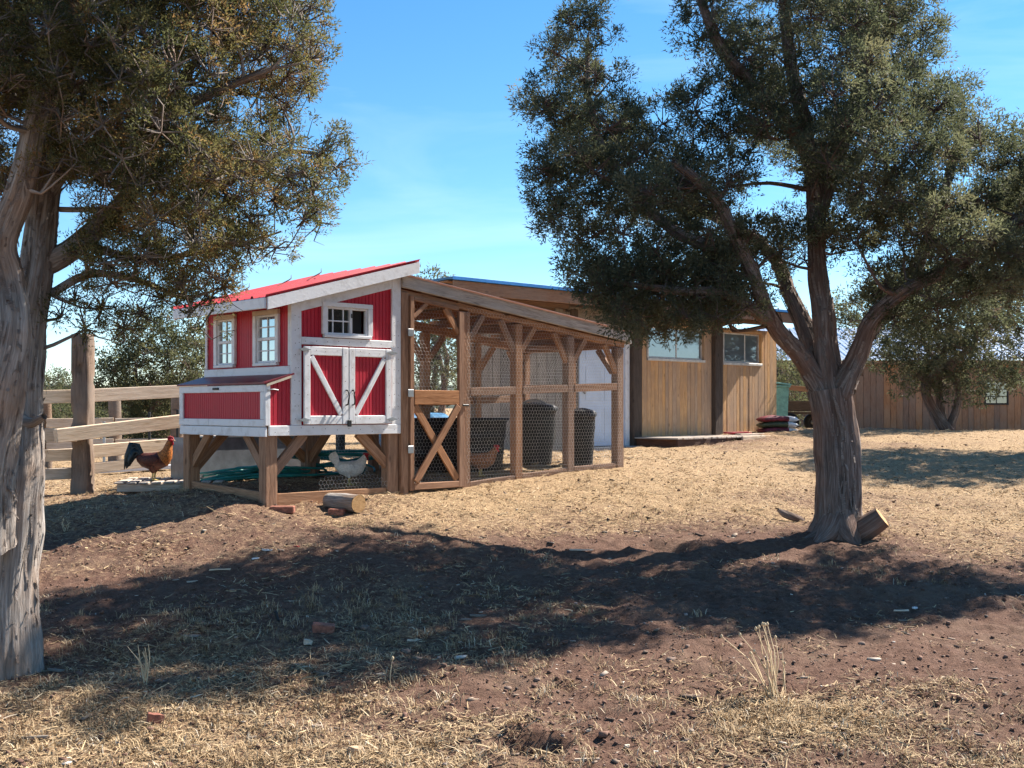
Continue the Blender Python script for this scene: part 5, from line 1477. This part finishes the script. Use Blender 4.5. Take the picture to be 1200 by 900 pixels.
# ================================================================== BIRDS
for n_, c_ in (('rooster_body', (.075, .018, .010)), ('rooster_hackle', (.40, .13, .025)), ('rooster_tail', (.006, .014, .018)), ('comb', (.42, .012, .02)), ('shank', (.45, .33, .12)), ('beak', (.40, .30, .16)), ('white_feather', (.78, .76, .72)), ('brown_feather', (.26, .105, .045))):
    M_[n_] = plain(n_, c_, .55 if n_ != 'rooster_tail' else .3, 0, .10 if 'white' in n_ else .42, 70, .6)
def bird(loc, yaw, sc, label, body, neck, tail, style, name):
    V = []; F = []; MI = []
    def ring_loft(st, seg, mats):
        k0 = len(V); P = np.array([(a[0], 0, a[1]) for a in st]); T = np.gradient(P, axis=0)
        for i, (x, z, ry, rz) in enumerate(st):
            t = T[i] / np.linalg.norm(T[i]); nrm = np.array([-t[2], 0, t[0]])
            for k in range(seg):
                a = 2 * math.pi * k / seg
                V.append(np.array([x, 0, z]) + np.array([0, 1, 0]) * ry * math.cos(a) + nrm * rz * math.sin(a))
        for i in range(len(st) - 1):
            for k in range(seg):
                F.append((k0 + i * seg + k, k0 + i * seg + (k + 1) % seg, k0 + (i + 1) * seg + (k + 1) % seg, k0 + (i + 1) * seg + k)); MI.append(mats[i])
        F.append(tuple(range(k0, k0 + seg))[::-1]); MI.append(mats[0]); F.append(tuple(range(k0 + (len(st) - 1) * seg, k0 + len(st) * seg))); MI.append(mats[-1])
    def tube_(pts, rad, seg, mi):
        k0 = len(V); P = np.array(pts, float); T = np.gradient(P, axis=0)
        for i in range(len(P)):
            t = T[i] / (np.linalg.norm(T[i]) + 1e-9); a_ = np.cross(t, [0, 1, 0.01]); a_ /= np.linalg.norm(a_) + 1e-9; b_ = np.cross(t, a_)
            for k in range(seg):
                a = 2 * math.pi * k / seg; V.append(P[i] + (a_ * math.cos(a) + b_ * math.sin(a)) * rad[i])
        for i in range(len(P) - 1):
            for k in range(seg): F.append((k0 + i * seg + k, k0 + i * seg + (k + 1) % seg, k0 + (i + 1) * seg + (k + 1) % seg, k0 + (i + 1) * seg + k)); MI.append(mi)
    def ball(c, r, mi, n=8, m=6):
        k0 = len(V)
        for i in range(m + 1):
            ph = math.pi * i / m
            for k in range(n):
                a = 2 * math.pi * k / n
                V.append(np.array([c[0] + r[0] * math.sin(ph) * math.cos(a), c[1] + r[1] * math.sin(ph) * math.sin(a), c[2] + r[2] * math.cos(ph)]))
        for i in range(m):
            for k in range(n): F.append((k0 + i * n + k, k0 + (i + 1) * n + k, k0 + (i + 1) * n + (k + 1) % n, k0 + i * n + (k + 1) % n)); MI.append(mi)
    if style == 'rooster':
        st = [(-.165, .235, .010, .012), (-.14, .228, .042, .045), (-.09, .205, .072, .072), (-.03, .190, .086, .082), (.03, .190, .090, .088), (.085, .212, .078, .086), (.118, .250, .060, .068), (.134, .292, .046, .050), (.142, .330, .036, .040), (.150, .362, .029, .032), (.160, .386, .026, .027), (.178, .394, .020, .020), (.190, .392, .010, .011)]
        mats = [0, 0, 0, 0, 0, 1, 1, 1, 1, 1, 2, 2]
    else:
        st = [(-.150, .225, .010, .012), (-.125, .210, .045, .040), (-.075, .180, .078, .068), (-.01, .165, .092, .082), (.05, .168, .088, .086), (.095, .190, .070, .076), (.122, .222, .050, .056), (.140, .252, .036, .042), (.155, .278, .028, .031), (.170, .296, .025, .026), (.188, .300, .018, .018), (.198, .298, .009, .009)]
        mats = [0, 0, 0, 0, 0, 0, 1, 1, 1, 2, 2]
    ring_loft(st, 18, mats)
    hx, hz = st[-2][0], st[-2][1]
    tube_([(hx + .005, 0, hz), (hx + .022, 0, hz - .004), (hx + .036, 0, hz - .012)], [.010, .007, .001], 6, 4)
    for sgn in (-1, 1):
        ball((hx - .008, sgn * .018, hz + .006), (.004, .003, .004), 5)
        ball((hx + .004, sgn * .010, hz - .030), (.009, .006, .022 if style == 'rooster' else .012), 2)
        ball((-.02, sgn * .078, st[3][1] + .012), (.095, .020, .055), 0, 12, 8)       # wing
        tube_([(-.005, sgn * .045, st[3][1] - .04), (.0, sgn * .045, .10), (.008, sgn * .045, .075)], [.045, .030, .011], 8, 0)
        tube_([(.008, sgn * .045, .085), (.0, sgn * .045, .04), (.006, sgn * .045, .008)], [.010, .008, .009], 6, 3)
        for an in (-.5, 0, .5, 3.1):
            L = .055 if an < 3 else .03
            tube_([(.006, sgn * .045, .010), (.006 + math.cos(an) * L * .5, sgn * .045 + math.sin(an) * L * .5, .010), (.006 + math.cos(an) * L, sgn * .045 + math.sin(an) * L, .004)], [.008, .006, .002], 5, 3)
    # comb with points
    n = 5
    for k in range(n):
        f = k / (n - 1); x = hx - .035 + .045 * f; h = (.030 if style == 'rooster' else .018) * (1 - .6 * abs(f - .45))
        tube_([(x, 0, hz + .004), (x - .004, 0, hz + .016 + h * .4), (x - .008, 0, hz + .018 + h)], [.009, .007, .001], 6, 2)
    V = [Vector(v) * sc for v in V]
    me = py_mesh(name, V, F, True)
    for m in (body, neck, 'comb', 'shank', 'beak', 'black'): me.materials.append(M_[m])
    me.polygons.foreach_set('material_index', MI)
    M = Matrix.Translation(Vector(loc)) @ Matrix.Rotation(yaw, 4, 'Z')
    o = link(name, me, None, M)
    # tail feathers
    rg = random.Random(3); TV = []; TF = []
    nf = 22 if style == 'rooster' else 12
    for k in range(nf):
        f = k / (nf - 1); yy = rg.uniform(-.02, .02)
        if style == 'rooster':
            up = .02 + .145 * f
            path = [(-.095, yy, .20 + .03 * f), (-.145 - .012 * f, yy * 1.5, .245 + up * .62), (-.175 - .03 * f, yy * 2, .235 + up * (.86 - .1 * f)), (-.205 - .045 * f, yy * 2.4, .20 + up * .42 - .03 * f), (-.215 - .055 * f, yy * 2.6, .165 + up * .05 - .06 * f)]
            wd = [.014, .026, .028, .022, .004]
        else:
            a = R(95 + 40 * f)
            path = [(-.10, yy, .20), (-.125 + math.cos(a) * .03, yy * 1.5, .20 + .045), (-.13 + math.cos(a) * .07, yy * 2, .20 + math.sin(a) * .10), (-.135 + math.cos(a) * .10, yy * 2, .20 + math.sin(a) * .145)]
            wd = [.022, .030, .028, .008]
        P = np.array(path); T = np.gradient(P, axis=0); k0 = len(TV)
        for i in range(len(P)):
            t = T[i] / np.linalg.norm(T[i]); nn = np.array([-t[2], 0, t[0]])
            TV += [P[i] - nn * wd[i] + [0, .004, 0], P[i] + [0, .009 * (1 if yy > 0 else -1), 0], P[i] + nn * wd[i] + [0, .004, 0]]
        for i in range(len(P) - 1):
            for j in range(2): TF.append((k0 + 3 * i + j, k0 + 3 * i + j + 1, k0 + 3 * i + 4 + j, k0 + 3 * i + 3 + j))
    tm = py_mesh('tail', [Vector(v) * sc for v in TV], TF, True)
    link('tail', tm, o, M, M_[tail])
    return tag(o, label, 'chicken')
c = px(180, 567, 11.25)
bird((c.x, c.y, PAL_Z), R(4), 1.0, 'chestnut and orange rooster with black tail standing on the grey pallet', 'rooster_body', 'rooster_hackle', 'rooster_tail', 'rooster', 'rooster')
c = F1.p(-.14, .60, 0)
bird((c.x, c.y, G(c.x, c.y) + .004), R(2), .92, 'white hen with red comb behind the wire under the coop', 'white_feather', 'white_feather', 'white_feather', 'hen', 'hen')
c = F1.p(1.30, .35, 0)
bird((c.x, c.y, G(c.x, c.y) + .004), R(-10), .98, 'brown hen standing inside the wire run', 'brown_feather', 'brown_feather', 'brown_feather', 'hen', 'hen')

# ================================================================== THINGS IN AND ROUND THE RUN
def trash_can(t, d, h, r, label, handle):
    p = F1.p(t, d, 0); g = G(p.x, p.y) - .01
    root = empty('trash_can', (p.x, p.y, g), label, 'trash can', 'black cans in the run')
    prof = [(0, .0), (r * .78, .0), (r * .80, .02)]
    for k in range(1, 9): prof.append((r * (.80 + .20 * k / 8) + (.006 if k % 3 == 0 else 0), .02 + (h - .04) * k / 8))
    prof += [(r * 1.06, h - .03), (r * 1.06, h), (r * .97, h), (r * .95, h - .05)]
    lathe('body', prof, (p.x, p.y, g), M_['blackplastic'], root, 32)
    lathe('lid', [(r * 1.09, h - .02), (r * 1.10, h + .015), (r * .9, h + .04), (r * .3, h + .065), (0, h + .07)], (p.x, p.y, g), M_['blackplastic'], root, 32)
    if handle:
        tube('handle', [Vector((p.x - .14, p.y - .1, g + h + .045)), Vector((p.x - .07, p.y - .1, g + h + .085)), Vector((p.x + .07, p.y - .1, g + h + .085)), Vector((p.x + .14, p.y - .1, g + h + .045))], .012, M_['steel'], root)
trash_can(2.42, .72, .62, .245, 'large round black can with a pale lid handle inside the run', True)
trash_can(2.78, .33, .58, .15, 'narrow black can by the end post of the run', False)
def tank():
    p = F1.p(1.55, 1.02, 0); g = G(p.x, p.y) - .01
    root = empty('stock_tank', (p.x, p.y, g), 'big black plastic stock tank in the shade of the run', 'tank')
    prof = [(0, 0), (.47, 0), (.50, .03), (.50, .16), (.515, .18), (.51, .20), (.52, .34), (.535, .36), (.53, .38), (.54, .52), (.57, .535), (.57, .56), (.54, .56), (.52, .40), (.50, .1), (0, .09)]
    lathe('body', prof, (p.x, p.y, g), M_['blackplastic'], root, 44)
    lathe('water', [(0, .44), (.522, .44)], (p.x, p.y, g), M_['darkglass'], root, 44)
    q = F1.p(1.75, 2.05, 0); gq = G(q.x, q.y)
    ba = F1.e1
    rt = empty('plastic_drum', (q.x, q.y, gq), 'blue plastic drum lying on its side behind the run', 'drum')
    lathe('body', [(0, -.46), (.24, -.46), (.28, -.43), (.285, -.2), (.30, -.18), (.285, -.16), (.285, .16), (.30, .18), (.285, .2), (.28, .43), (.24, .46), (0, .46)], (q.x, q.y, gq + .30), M_['blueplastic'], rt, 32, tuple(ba))
    for s in (-.13, .13): lathe('bung', [(0, .475), (.035, .475), (.035, .455)], (q.x + s, q.y, gq + .40), M_['blackplastic'], rt, 12, tuple(ba))
    # leaning plank inside the gate
    tag(beam('leaning_plank', F1.p(.12, .55, F1.g(.1, .5) + .33), F1.p(.95, .95, F1.g(.9, .9) + .03), .10, .03, M_['grey']), 'grey plank leaning as a ramp inside the run gate', 'plank')
    r2 = empty('feed_trough', tuple(F1.p(-.35, 2.3, F1.g(-.35, 2.3))), 'grey metal trough standing behind the coop', 'trough')
    M_['zinc'] = plain('dull_zinc', (.20, .21, .23), .5, .4)
    z0 = F1.g(-.35, 2.3)
    F1.box('side', -1.0, .35, 2.08, 2.10, z0 + .02, z0 + .45, M_['zinc'], r2); F1.box('side', -1.0, .35, 2.5, 2.52, z0 + .02, z0 + .45, M_['zinc'], r2)
    F1.box('end', -1.0, -.98, 2.102, 2.498, z0 + .02, z0 + .45, M_['zinc'], r2); F1.box('end', .33, .35, 2.102, 2.498, z0 + .02, z0 + .45, M_['zinc'], r2)
    F1.box('bottom', -.978, .328, 2.102, 2.498, z0 + .02, z0 + .04, M_['zinc'], r2)
    F1.box('rim', -1.02, .37, 2.06, 2.115, z0 + .452, z0 + .475, M_['zinc'], r2)
tank()
def hose():
    c = F1.p(-.45, 1.75, 0); P = []
    rg = random.Random(8)
    for k in range(150):
        a = k * .42; rr = .24 + .15 * math.sin(k * .11) + rg.uniform(-.02, .02)
        x = c.x + math.cos(a) * rr * 1.7 + .25 * math.sin(k * .05); y = c.y + math.sin(a) * rr * .8
        P.append((x, y, G(x, y) + .03 + .11 * abs(math.sin(k * .23)) * (k / 150)))
    tag(tube('garden_hose', P, .0115, M_['hose'], None, 7, .06), 'tangled teal garden hose heaped behind the coop legs', 'hose')
    P = []
    for k in range(60):
        a = k * .5; rr = .22 + .06 * math.sin(k * .3)
        x = c.x + .75 + math.cos(a) * rr * 1.8; y = c.y + .25 + math.sin(a) * rr
        P.append((x, y, G(x, y) + .03 + .20 * abs(math.sin(k * .17))))
    tag(tube('garden_hose', P, .0115, M_['hose'], None, 7, .06), 'second teal hose in high loops nearer the white hen', 'hose')
hose()
def gp(u, v):
    """where the ground is met at this spot of the yard"""
    lo, hi = 3.0, 40.0
    Y = 3.0
    while Y < 40:
        p = px(u, v, Y)
        if p.z < G(p.x, p.y): break
        Y += .08
    a, b = Y - .08, Y
    for _ in range(12):
        m = (a + b) / 2; p = px(u, v, m)
        if p.z < G(p.x, p.y): b = m
        else: a = m
    p = px(u, v, b); p.z = G(p.x, p.y)
    return p
# cut log in front of the coop
def log():
    a = gp(385, 594); b = gp(418, 601)
    ax = (Vector((b.x, b.y, 0)) - Vector((a.x, a.y, 0))).normalized()
    c = gp(402, 598) + Vector((0, .05, .062)); A = c - ax * .17 + Vector((0, .05, 0)); B = c + ax * .17 + Vector((0, -.05, 0))
    root = empty('cut_log', tuple(gp(402, 598)), 'short cut log with pale sawn end lying before the coop', 'log')
    tube('bark', [A, (A + B) / 2, B], [.070, .076, .074], M_['bark_grey'], root, 20, .03, .10, 9)
    d = (B - A).normalized(); s1 = d.orthogonal().normalized(); s2 = d.cross(s1)
    for (e, s) in ((B + d * .002, 1), (A - d * .002, -1)):
        ring = [e] + [e + (s1 * math.cos(k * .393) + s2 * math.sin(k * .393)) * .075 for k in range(16)]
        mesh_world('sawn_end', ring, [(0, 1 + k, 1 + (k + 1) % 16) if s > 0 else (0, 1 + (k + 1) % 16, 1 + k) for k in range(16)], M_['cutwood'], root)
log()
def brick(u, v, L, yaw, label, tilt=0.0, mat='brick', w=.10, h=.058, name='brick', cat='brick', group=None):
    p = gp(u, v)
    if name == 'brick':
        me = mat_box(cham_box(L, w, h, .006), M_[mat])
    else:                                             # split, splintered or broken: no two alike
        jr = random.Random(u * 31 + v)
        pts_ = []
        for sx in (-1, -.3, .4, 1):
            e_ = jr.uniform(.35, .75) if abs(sx) == 1 else jr.uniform(.85, 1.05)
            oy = jr.uniform(-.12, .12) * w
            for (sy, sz) in ((-1, -1), (1, -1), (1, 1), (-1, 1)):
                pts_.append((sx * L * .5 * jr.uniform(.86, 1.0), oy + sy * w * .5 * e_ * jr.uniform(.8, 1), sz * h * .5 * jr.uniform(.55, 1)))
        fs_ = [(3, 2, 1, 0), (12, 13, 14, 15)] + [(4 * i + j, 4 * i + (j + 1) % 4, 4 * i + 4 + (j + 1) % 4, 4 * i + 4 + j) for i in range(3) for j in range(4)]
        me = py_mesh(name, pts_, fs_); me.materials.append(M_[mat])
    return tag(link(name, me, None, Matrix.Translation(p + Vector((0, 0, h * .36))) @ Matrix.Rotation(yaw, 4, 'Z') @ Matrix.Rotation(tilt, 4, 'Y')), label, cat, group)
brick(331, 600, .20, .05, 'whole red brick on the ground beside the coop leg')
brick(395, 603, .13, -.15, 'broken half brick beside the cut log')
brick(379, 741, .13, .15, 'chipped reddish brick half sunk in the shaded litter', .12)
brick(361, 755, .05, .5, 'small pale broken brick corner in the shaded litter', .2, 'rail', .045, .035, 'brick_fragment')
brick(182, 846, .075, .5, 'rust brown brick fragment at the edge of the sunlit straw', .15, 'brick', .06, .05, 'brick_fragment')
brick(416, 884, .06, .3, 'tan brick fragment beside the straw tuft', .2, 'cutwood', .05, .04, 'brick_fragment')
def scrap(u, v, L, w, yaw, mat, label, th=.012, tilt=.03, name='wood_scrap', cat='wood scrap', group='scraps of wood on the ground'):
    return brick(u, v, L, yaw, label, tilt, mat, w, th, name, cat, group)
scrap(224, 746, .12, .045, .1, 'grey', 'flat grey board offcut in the shade of the junipers')
scrap(126, 801, .07, .025, .5, 'grey', 'small blue-grey chip in the shade beside the twin trunks')
scrap(66, 786, .10, .03, -.2, 'grey', 'grey splinter near the foot of the twin trunks')
scrap(40, 865, .12, .02, .3, 'grey', 'long grey sliver on the shaded ground')
scrap(681, 645, .20, .026, .25, 'rail', 'long pale stick at the upper edge of the shadow')
scrap(258, 668, .16, .02, .45, 'rail', 'pale crooked sliver on the sunlit litter')
scrap(228, 682, .11, .02, .6, 'rail', 'thin bleached splinter by the shadow edge left of the coop')
scrap(313, 645, .09, .03, -.3, 'white', 'whitish chip at the upper shadow edge')
scrap(300, 655, .07, .022, .8, 'white', 'small whitish splinter below the whitish chip')
scrap(560, 722, .11, .03, .2, 'grey', 'grey chip beside a longer grey chip in the deep shade')
scrap(545, 727, .13, .035, .35, 'grey', 'longer grey chip in the deep shade')
scrap(255 + 230, 751, .08, .02, .3, 'rail', 'pale chip beside the bare soil')
scrap(1056, 716, .11, .018, .25, 'rail', 'pale stick just outside the shadow of the forked juniper')
scrap(1072, 713, .05, .03, .9, 'white', 'white chip at the tip of the pale stick')
scrap(688, 891, .12, .012, .2, 'rail', 'straw coloured stick near the hole')
scrap(523, 823, .035, .008, 1.0, 'rail', 'tiny yellow splinter on the red soil')
scrap(690, 857, .03, .008, .6, 'rail', 'short yellow splinter beyond the hole')
scrap(735, 875, .03, .016, .9, 'soffit', 'little cream chip right of the hole')
scrap(985, 758, .08, .014, 0, 'darkdeck', 'dark twig piece on the trodden soil')
scrap(445, 791, .06, .015, 0.1, 'rail', 'pale chip by the thin dry stem')
scrap(347, 641, .05, .03, .4, 'redmetal', 'scrap of red plastic at the upper shadow edge', name='plastic_scrap', cat='plastic scrap', group=None)
tag(beam('plastic_stake', gp(326, 728) + Vector((0, 0, .0)), gp(326, 728) + Vector((-.022, .02, .06)), .022, .014, M_['black']), 'short black plastic stake sticking from the shaded litter', 'stake')
# broken root wood by the forked juniper
def root_wood():
    p = gp(928, 612)
    o = tube('root_chunk', [p + Vector((-.12, 0, .11)), p + Vector((-.06, 0, .07)), p + Vector((.06, -.02, .02)), p + Vector((.12, -.03, -.01))], [.012, .03, .034, .012], M_['bark_dark'], None, 10, .03, .3, 4)
    tag(o, 'splintered root chunk propped on the soil beside the forked juniper', 'root chunk')
root_wood()
# stones one can pick out
def stone(u, v, r, label, sd):
    p = gp(u, v); rg = np.random.default_rng(sd)
    V = []; F = []; n, m = 10, 7
    for i in range(m + 1):
        ph = math.pi * i / m
        for k in range(n):
            a = 2 * math.pi * k / n; rr = r * (1 + .18 * math.sin(3 * a + sd) * math.sin(ph) + rg.uniform(-.07, .07))
            V.append(p + Vector((rr * math.sin(ph) * math.cos(a), rr * .8 * math.sin(ph) * math.sin(a), rr * .6 * math.cos(ph) + r * .2)))
    for i in range(m):
        for k in range(n): F.append((i * n + k, (i + 1) * n + k, (i + 1) * n + (k + 1) % n, i * n + (k + 1) % n))
    M_.setdefault('rock', plain('brown_rock', (.19, .13, .10), .9, 0, .2, 30, .5))
    tag(mesh_world('stone', V, F, M_['rock'], None, True), label, 'stone', 'stones in the yard')
for k, (u, v, r, l) in enumerate([(595, 808, .022, 'round stone on bare red soil before the shadow fingers'), (787, 775, .03, 'larger stone at the shadow edge on bare soil'), (629, 797, .016, 'small tan stone on bare red soil'), (806, 870, .022, 'dark bluish stone at the edge of the weed tuft'), (1010, 755, .02, 'flat stone on trodden soil past the twig'), (476, 765, .028, 'stone beside the thin dry stem'), (428, 737, .03, 'stone in the deep shade near the chipped brick'), (1022, 842, .018, 'pale stone in the dry grass patch')]): stone(u, v, r, l, k)

# twigs blown onto the coop roof
for k, (t, d, l) in enumerate([(-.62, .9, 'curled dead twig lying on the red coop roof'), (-.95, 1.1, 'flat dead twig lower down on the red coop roof'), (-.35, .8, 'forked dead twig near the top of the red coop roof')]):
    zc = .875 + .268 * (t + 1.55) + .045
    tag(tube('dead_twig', [F1.p(t - .12, d, zc - .03), F1.p(t - .03, d + .02, zc + .012), F1.p(t + .03, d, zc + .05), F1.p(t + .05, d + .03, zc + .09)], [.003, .006, .005, .002], M_['bark_grey'], None, 6, .03), l, 'twig')

# ================================================================== DRY WEEDS
def weed(u, v, n, h, spread, label, sd, heads=True, name='dry_weed'):
    p = gp(u, v); rg = random.Random(sd)
    root = empty(name, tuple(p), label, 'weed')
    for k in range(n):
        a = rg.uniform(0, 6.28); s = spread * rg.uniform(.2, 1); H = h * rg.uniform(.55, 1.05)
        tip = p + Vector((math.cos(a) * s - spread * .35, math.sin(a) * s * .6, H))
        mid = p + (tip - p) * .55 + Vector((rg.uniform(-.02, .02), 0, H * .08))
        b = p + Vector((rg.uniform(-.02, .02), rg.uniform(-.02, .02), -.01))
        st = tube('stalk', [b, mid, tip], [.0034, .0028, .0016], M_['weedstalk'], root, 5, .06)
        if heads and rg.random() < .7:
            lathe('seed_head', [(0, -.012), (.006, -.006), (.007, .004), (0, .012)], tip, M_['weedstalk'], st, 7)
M_['weedstalk'] = plain('bleached_stalk', (.52, .40, .25), .8)
weed(908, 818, 15, .34, .20, 'pale dry weed stalks fanning up from a straw tuft', 5)
weed(920, 812, 3, .26, .05, 'three upright dry stems beside the fanned weed', 8)
weed(461, 800, 1, .16, .02, 'single thin dry stem with a seed head on red soil', 6)
weed(78, 622, 4, .10, .06, 'tiny dry sprig by the shadow edge near the twin trunks', 7)
weed(173, 800, 7, .22, .08, 'dark dry grass stems standing in the shade by the twin trunks', 9, False)

# ================================================================== LITTER (uncountable)
def scatter(n, y0, y1, pw, seed, wide=.50):
    rg = np.random.default_rng(seed)
    f = rg.uniform(0, 1, n)
    y = (y0 ** (1 - pw) + f * (y1 ** (1 - pw) - y0 ** (1 - pw))) ** (1 / (1 - pw))
    x = rg.uniform(-1, 1, n) * (wide * y + .5)
    return x, y, rg
def straw_litter():
    x, y, rg = scatter(330000, 4.2, 24, 2.0, 1)
    s = straw(x, y)
    cl = fbm(x * 2.3, y * 2.3, 3, 71)
    keep = rg.uniform(0, 1, len(x)) < np.clip((s + cl * .9) ** 1.5 * 1.1 + .03, 0, 1) * .62
    x = x[keep]; y = y[keep]; n = len(x)
    z = gz(x, y)
    L = rg.gamma(1.7, .015, n) + .008; L = np.minimum(L, .15) * (1 + .02 * y)
    w = rg.uniform(.0007, .0020, n) * (1 + .06 * y)
    a = rg.uniform(0, math.pi * 2, n); tl = np.abs(rg.normal(0, .22, n))
    d = np.stack([np.cos(a) * np.cos(tl), np.sin(a) * np.cos(tl), np.sin(tl)], -1)
    sd = np.stack([-np.sin(a), np.cos(a), rg.normal(0, .5, n)], -1)
    p = np.stack([x, y, z + .002 + rg.uniform(0, .008, n)], -1)
    m = p + d * L[:, None] * .5; m[:, 2] += rg.normal(0, .004, n)
    e = p + d * L[:, None]
    wd = sd * w[:, None]
    V = np.stack([p - wd, p + wd, m + wd, m - wd, e + wd * .6, e - wd * .6], 1).reshape(-1, 3)
    b = (np.arange(n) * 6)[:, None]
    F = np.concatenate([np.concatenate([b, b + 1, b + 2, b + 3], 1), np.concatenate([b + 3, b + 2, b + 4, b + 5], 1)])
    t = np.clip(rg.beta(2.2, 2.2, n) * .95 + .0, 0, 1)
    print('straw', n)
    tag(np_world('straw_litter', V, F, M_['straw'], attr={'tint': ('FACE', np.concatenate([t, t]))}), kind='stuff', label='dry straw strewn over the red soil')
straw_litter()
def grass_tufts():
    x, y, rg = scatter(5200, 4.3, 22, 1.9, 2)
    s = straw(x, y); cl = fbm(x * .8, y * .8, 3, 91)
    keep = rg.uniform(0, 1, len(x)) < np.clip(s * .5 + cl * 1.6 - .18, 0, 1)
    x = x[keep]; y = y[keep]
    for (cx, cy, r, k) in [(1.22, 5.42, .20, 42), (-.68, 5.50, .14, 22), (-2.3, 6.1, .5, 60), (-1.75, 5.4, .5, 55), (-1.2, 6.6, .5, 50), (-.95, 7.3, .4, 35), (1.4, 5.0, .45, 45), (-.4, 4.8, .4, 30), (-1.95, 7.0, .35, 40)]:
        x = np.r_[x, rg.normal(cx, r, k)]; y = np.r_[y, rg.normal(cy, r * .7, k)]
    k = 26
    n = len(x) * k
    sp = np.repeat(.022 + .02 * rg.uniform(0, 1, len(x)), k)
    X = np.repeat(x, k) + rg.normal(size=n) * sp; Yv = np.repeat(y, k) + rg.normal(size=n) * sp
    hh = np.repeat(rg.uniform(.018, .06, len(x)), k) * rg.uniform(.5, 1.3, n)
    z = gz(X, Yv) - .003
    a = rg.uniform(0, 6.28, n); ln = np.abs(rg.normal(.6, .35, n))
    d = np.stack([np.cos(a) * np.sin(ln), np.sin(a) * np.sin(ln), np.cos(ln)], -1)
    sd = np.stack([-np.sin(a), np.cos(a), a * 0], -1) * rg.uniform(.0009, .0020, n)[:, None]
    p = np.stack([X, Yv, z], -1); m = p + d * hh[:, None] * .6; e = p + d * hh[:, None] + np.stack([np.cos(a), np.sin(a), -.6 + a * 0], -1) * hh[:, None] * .25
    V = np.stack([p - sd, p + sd, m + sd, m - sd, e], 1).reshape(-1, 3)
    b = (np.arange(n) * 5)[:, None]
    F = np.concatenate([np.concatenate([b, b + 1, b + 2], 1), np.concatenate([b, b + 2, b + 3], 1), np.concatenate([b + 3, b + 2, b + 4], 1)])
    t = np.clip(np.repeat(rg.uniform(.25, .8, len(x)), k) + rg.normal(0, .12, n), 0, 1)
    print('grass', n)
    tag(np_world('dry_grass', V, F, M_['straw'], attr={'tint': ('FACE', np.tile(t, 3))}), kind='stuff', label='short dry grass in tufts across the yard')
grass_tufts()
def chips(name, N, seed, size, flat, mat, label, pw=1.9):
    x, y, rg = scatter(N, 4.3, 20, pw, seed)
    z = gz(x, y); n = len(x)
    L = rg.gamma(2.0, size, n) * (1 + .02 * y) + size * .5
    asp = rg.uniform(.18, .6, n) if flat < .5 else rg.uniform(.6, 1, n)
    th = L * rg.uniform(flat * .5, flat, n)
    a = rg.uniform(0, 6.28, n)
    c, s_ = np.cos(a), np.sin(a)
    ex = np.stack([c, s_, rg.normal(0, .12, n)], -1); ey = np.stack([-s_, c, rg.normal(0, .12, n)], -1)
    p = np.stack([x, y, z + th * .3], -1)
    vs_ = []
    for (sx, sy, sz) in ((-1, -1, -1), (1, -1, -1), (1, 1, -1), (-1, 1, -1), (-1, -1, 1), (1, -1, 1), (1, 1, 1), (-1, 1, 1)):
        j = rg.uniform(.6, 1.0, n)
        vs_.append(p + ex * (sx * L * .5 * j)[:, None] + ey * (sy * L * asp * .5 * rg.uniform(.55, 1, n))[:, None] + np.array([0, 0, 1.0]) * (sz * th * .5 * (rg.uniform(.5, 1, n)))[:, None])
    V = np.stack(vs_, 1).reshape(-1, 3); b = (np.arange(n) * 8)[:, None]
    F = np.concatenate([np.concatenate([b + i for i in q], 1) for q in ((0, 3, 2, 1), (4, 5, 6, 7), (0, 1, 5, 4), (1, 2, 6, 5), (2, 3, 7, 6), (3, 0, 4, 7))])
    t = rg.beta(1.6, 2.4, n)
    tag(np_world(name, V, F, M_[mat], attr={'tint': ('FACE', np.tile(t, 6))}), kind='stuff', label=label)
chips('wood_chips', 3600, 3, .0085, .22, 'chip', 'wood chips and bark bits strewn over the ground')
chips('pebbles', 4500, 4, .0032, .8, 'stone', 'small pebbles and clods on the soil')
chips('soil_clods', 15000, 6, .0034, .8, 'clod', 'crumbled clods of red-brown soil')
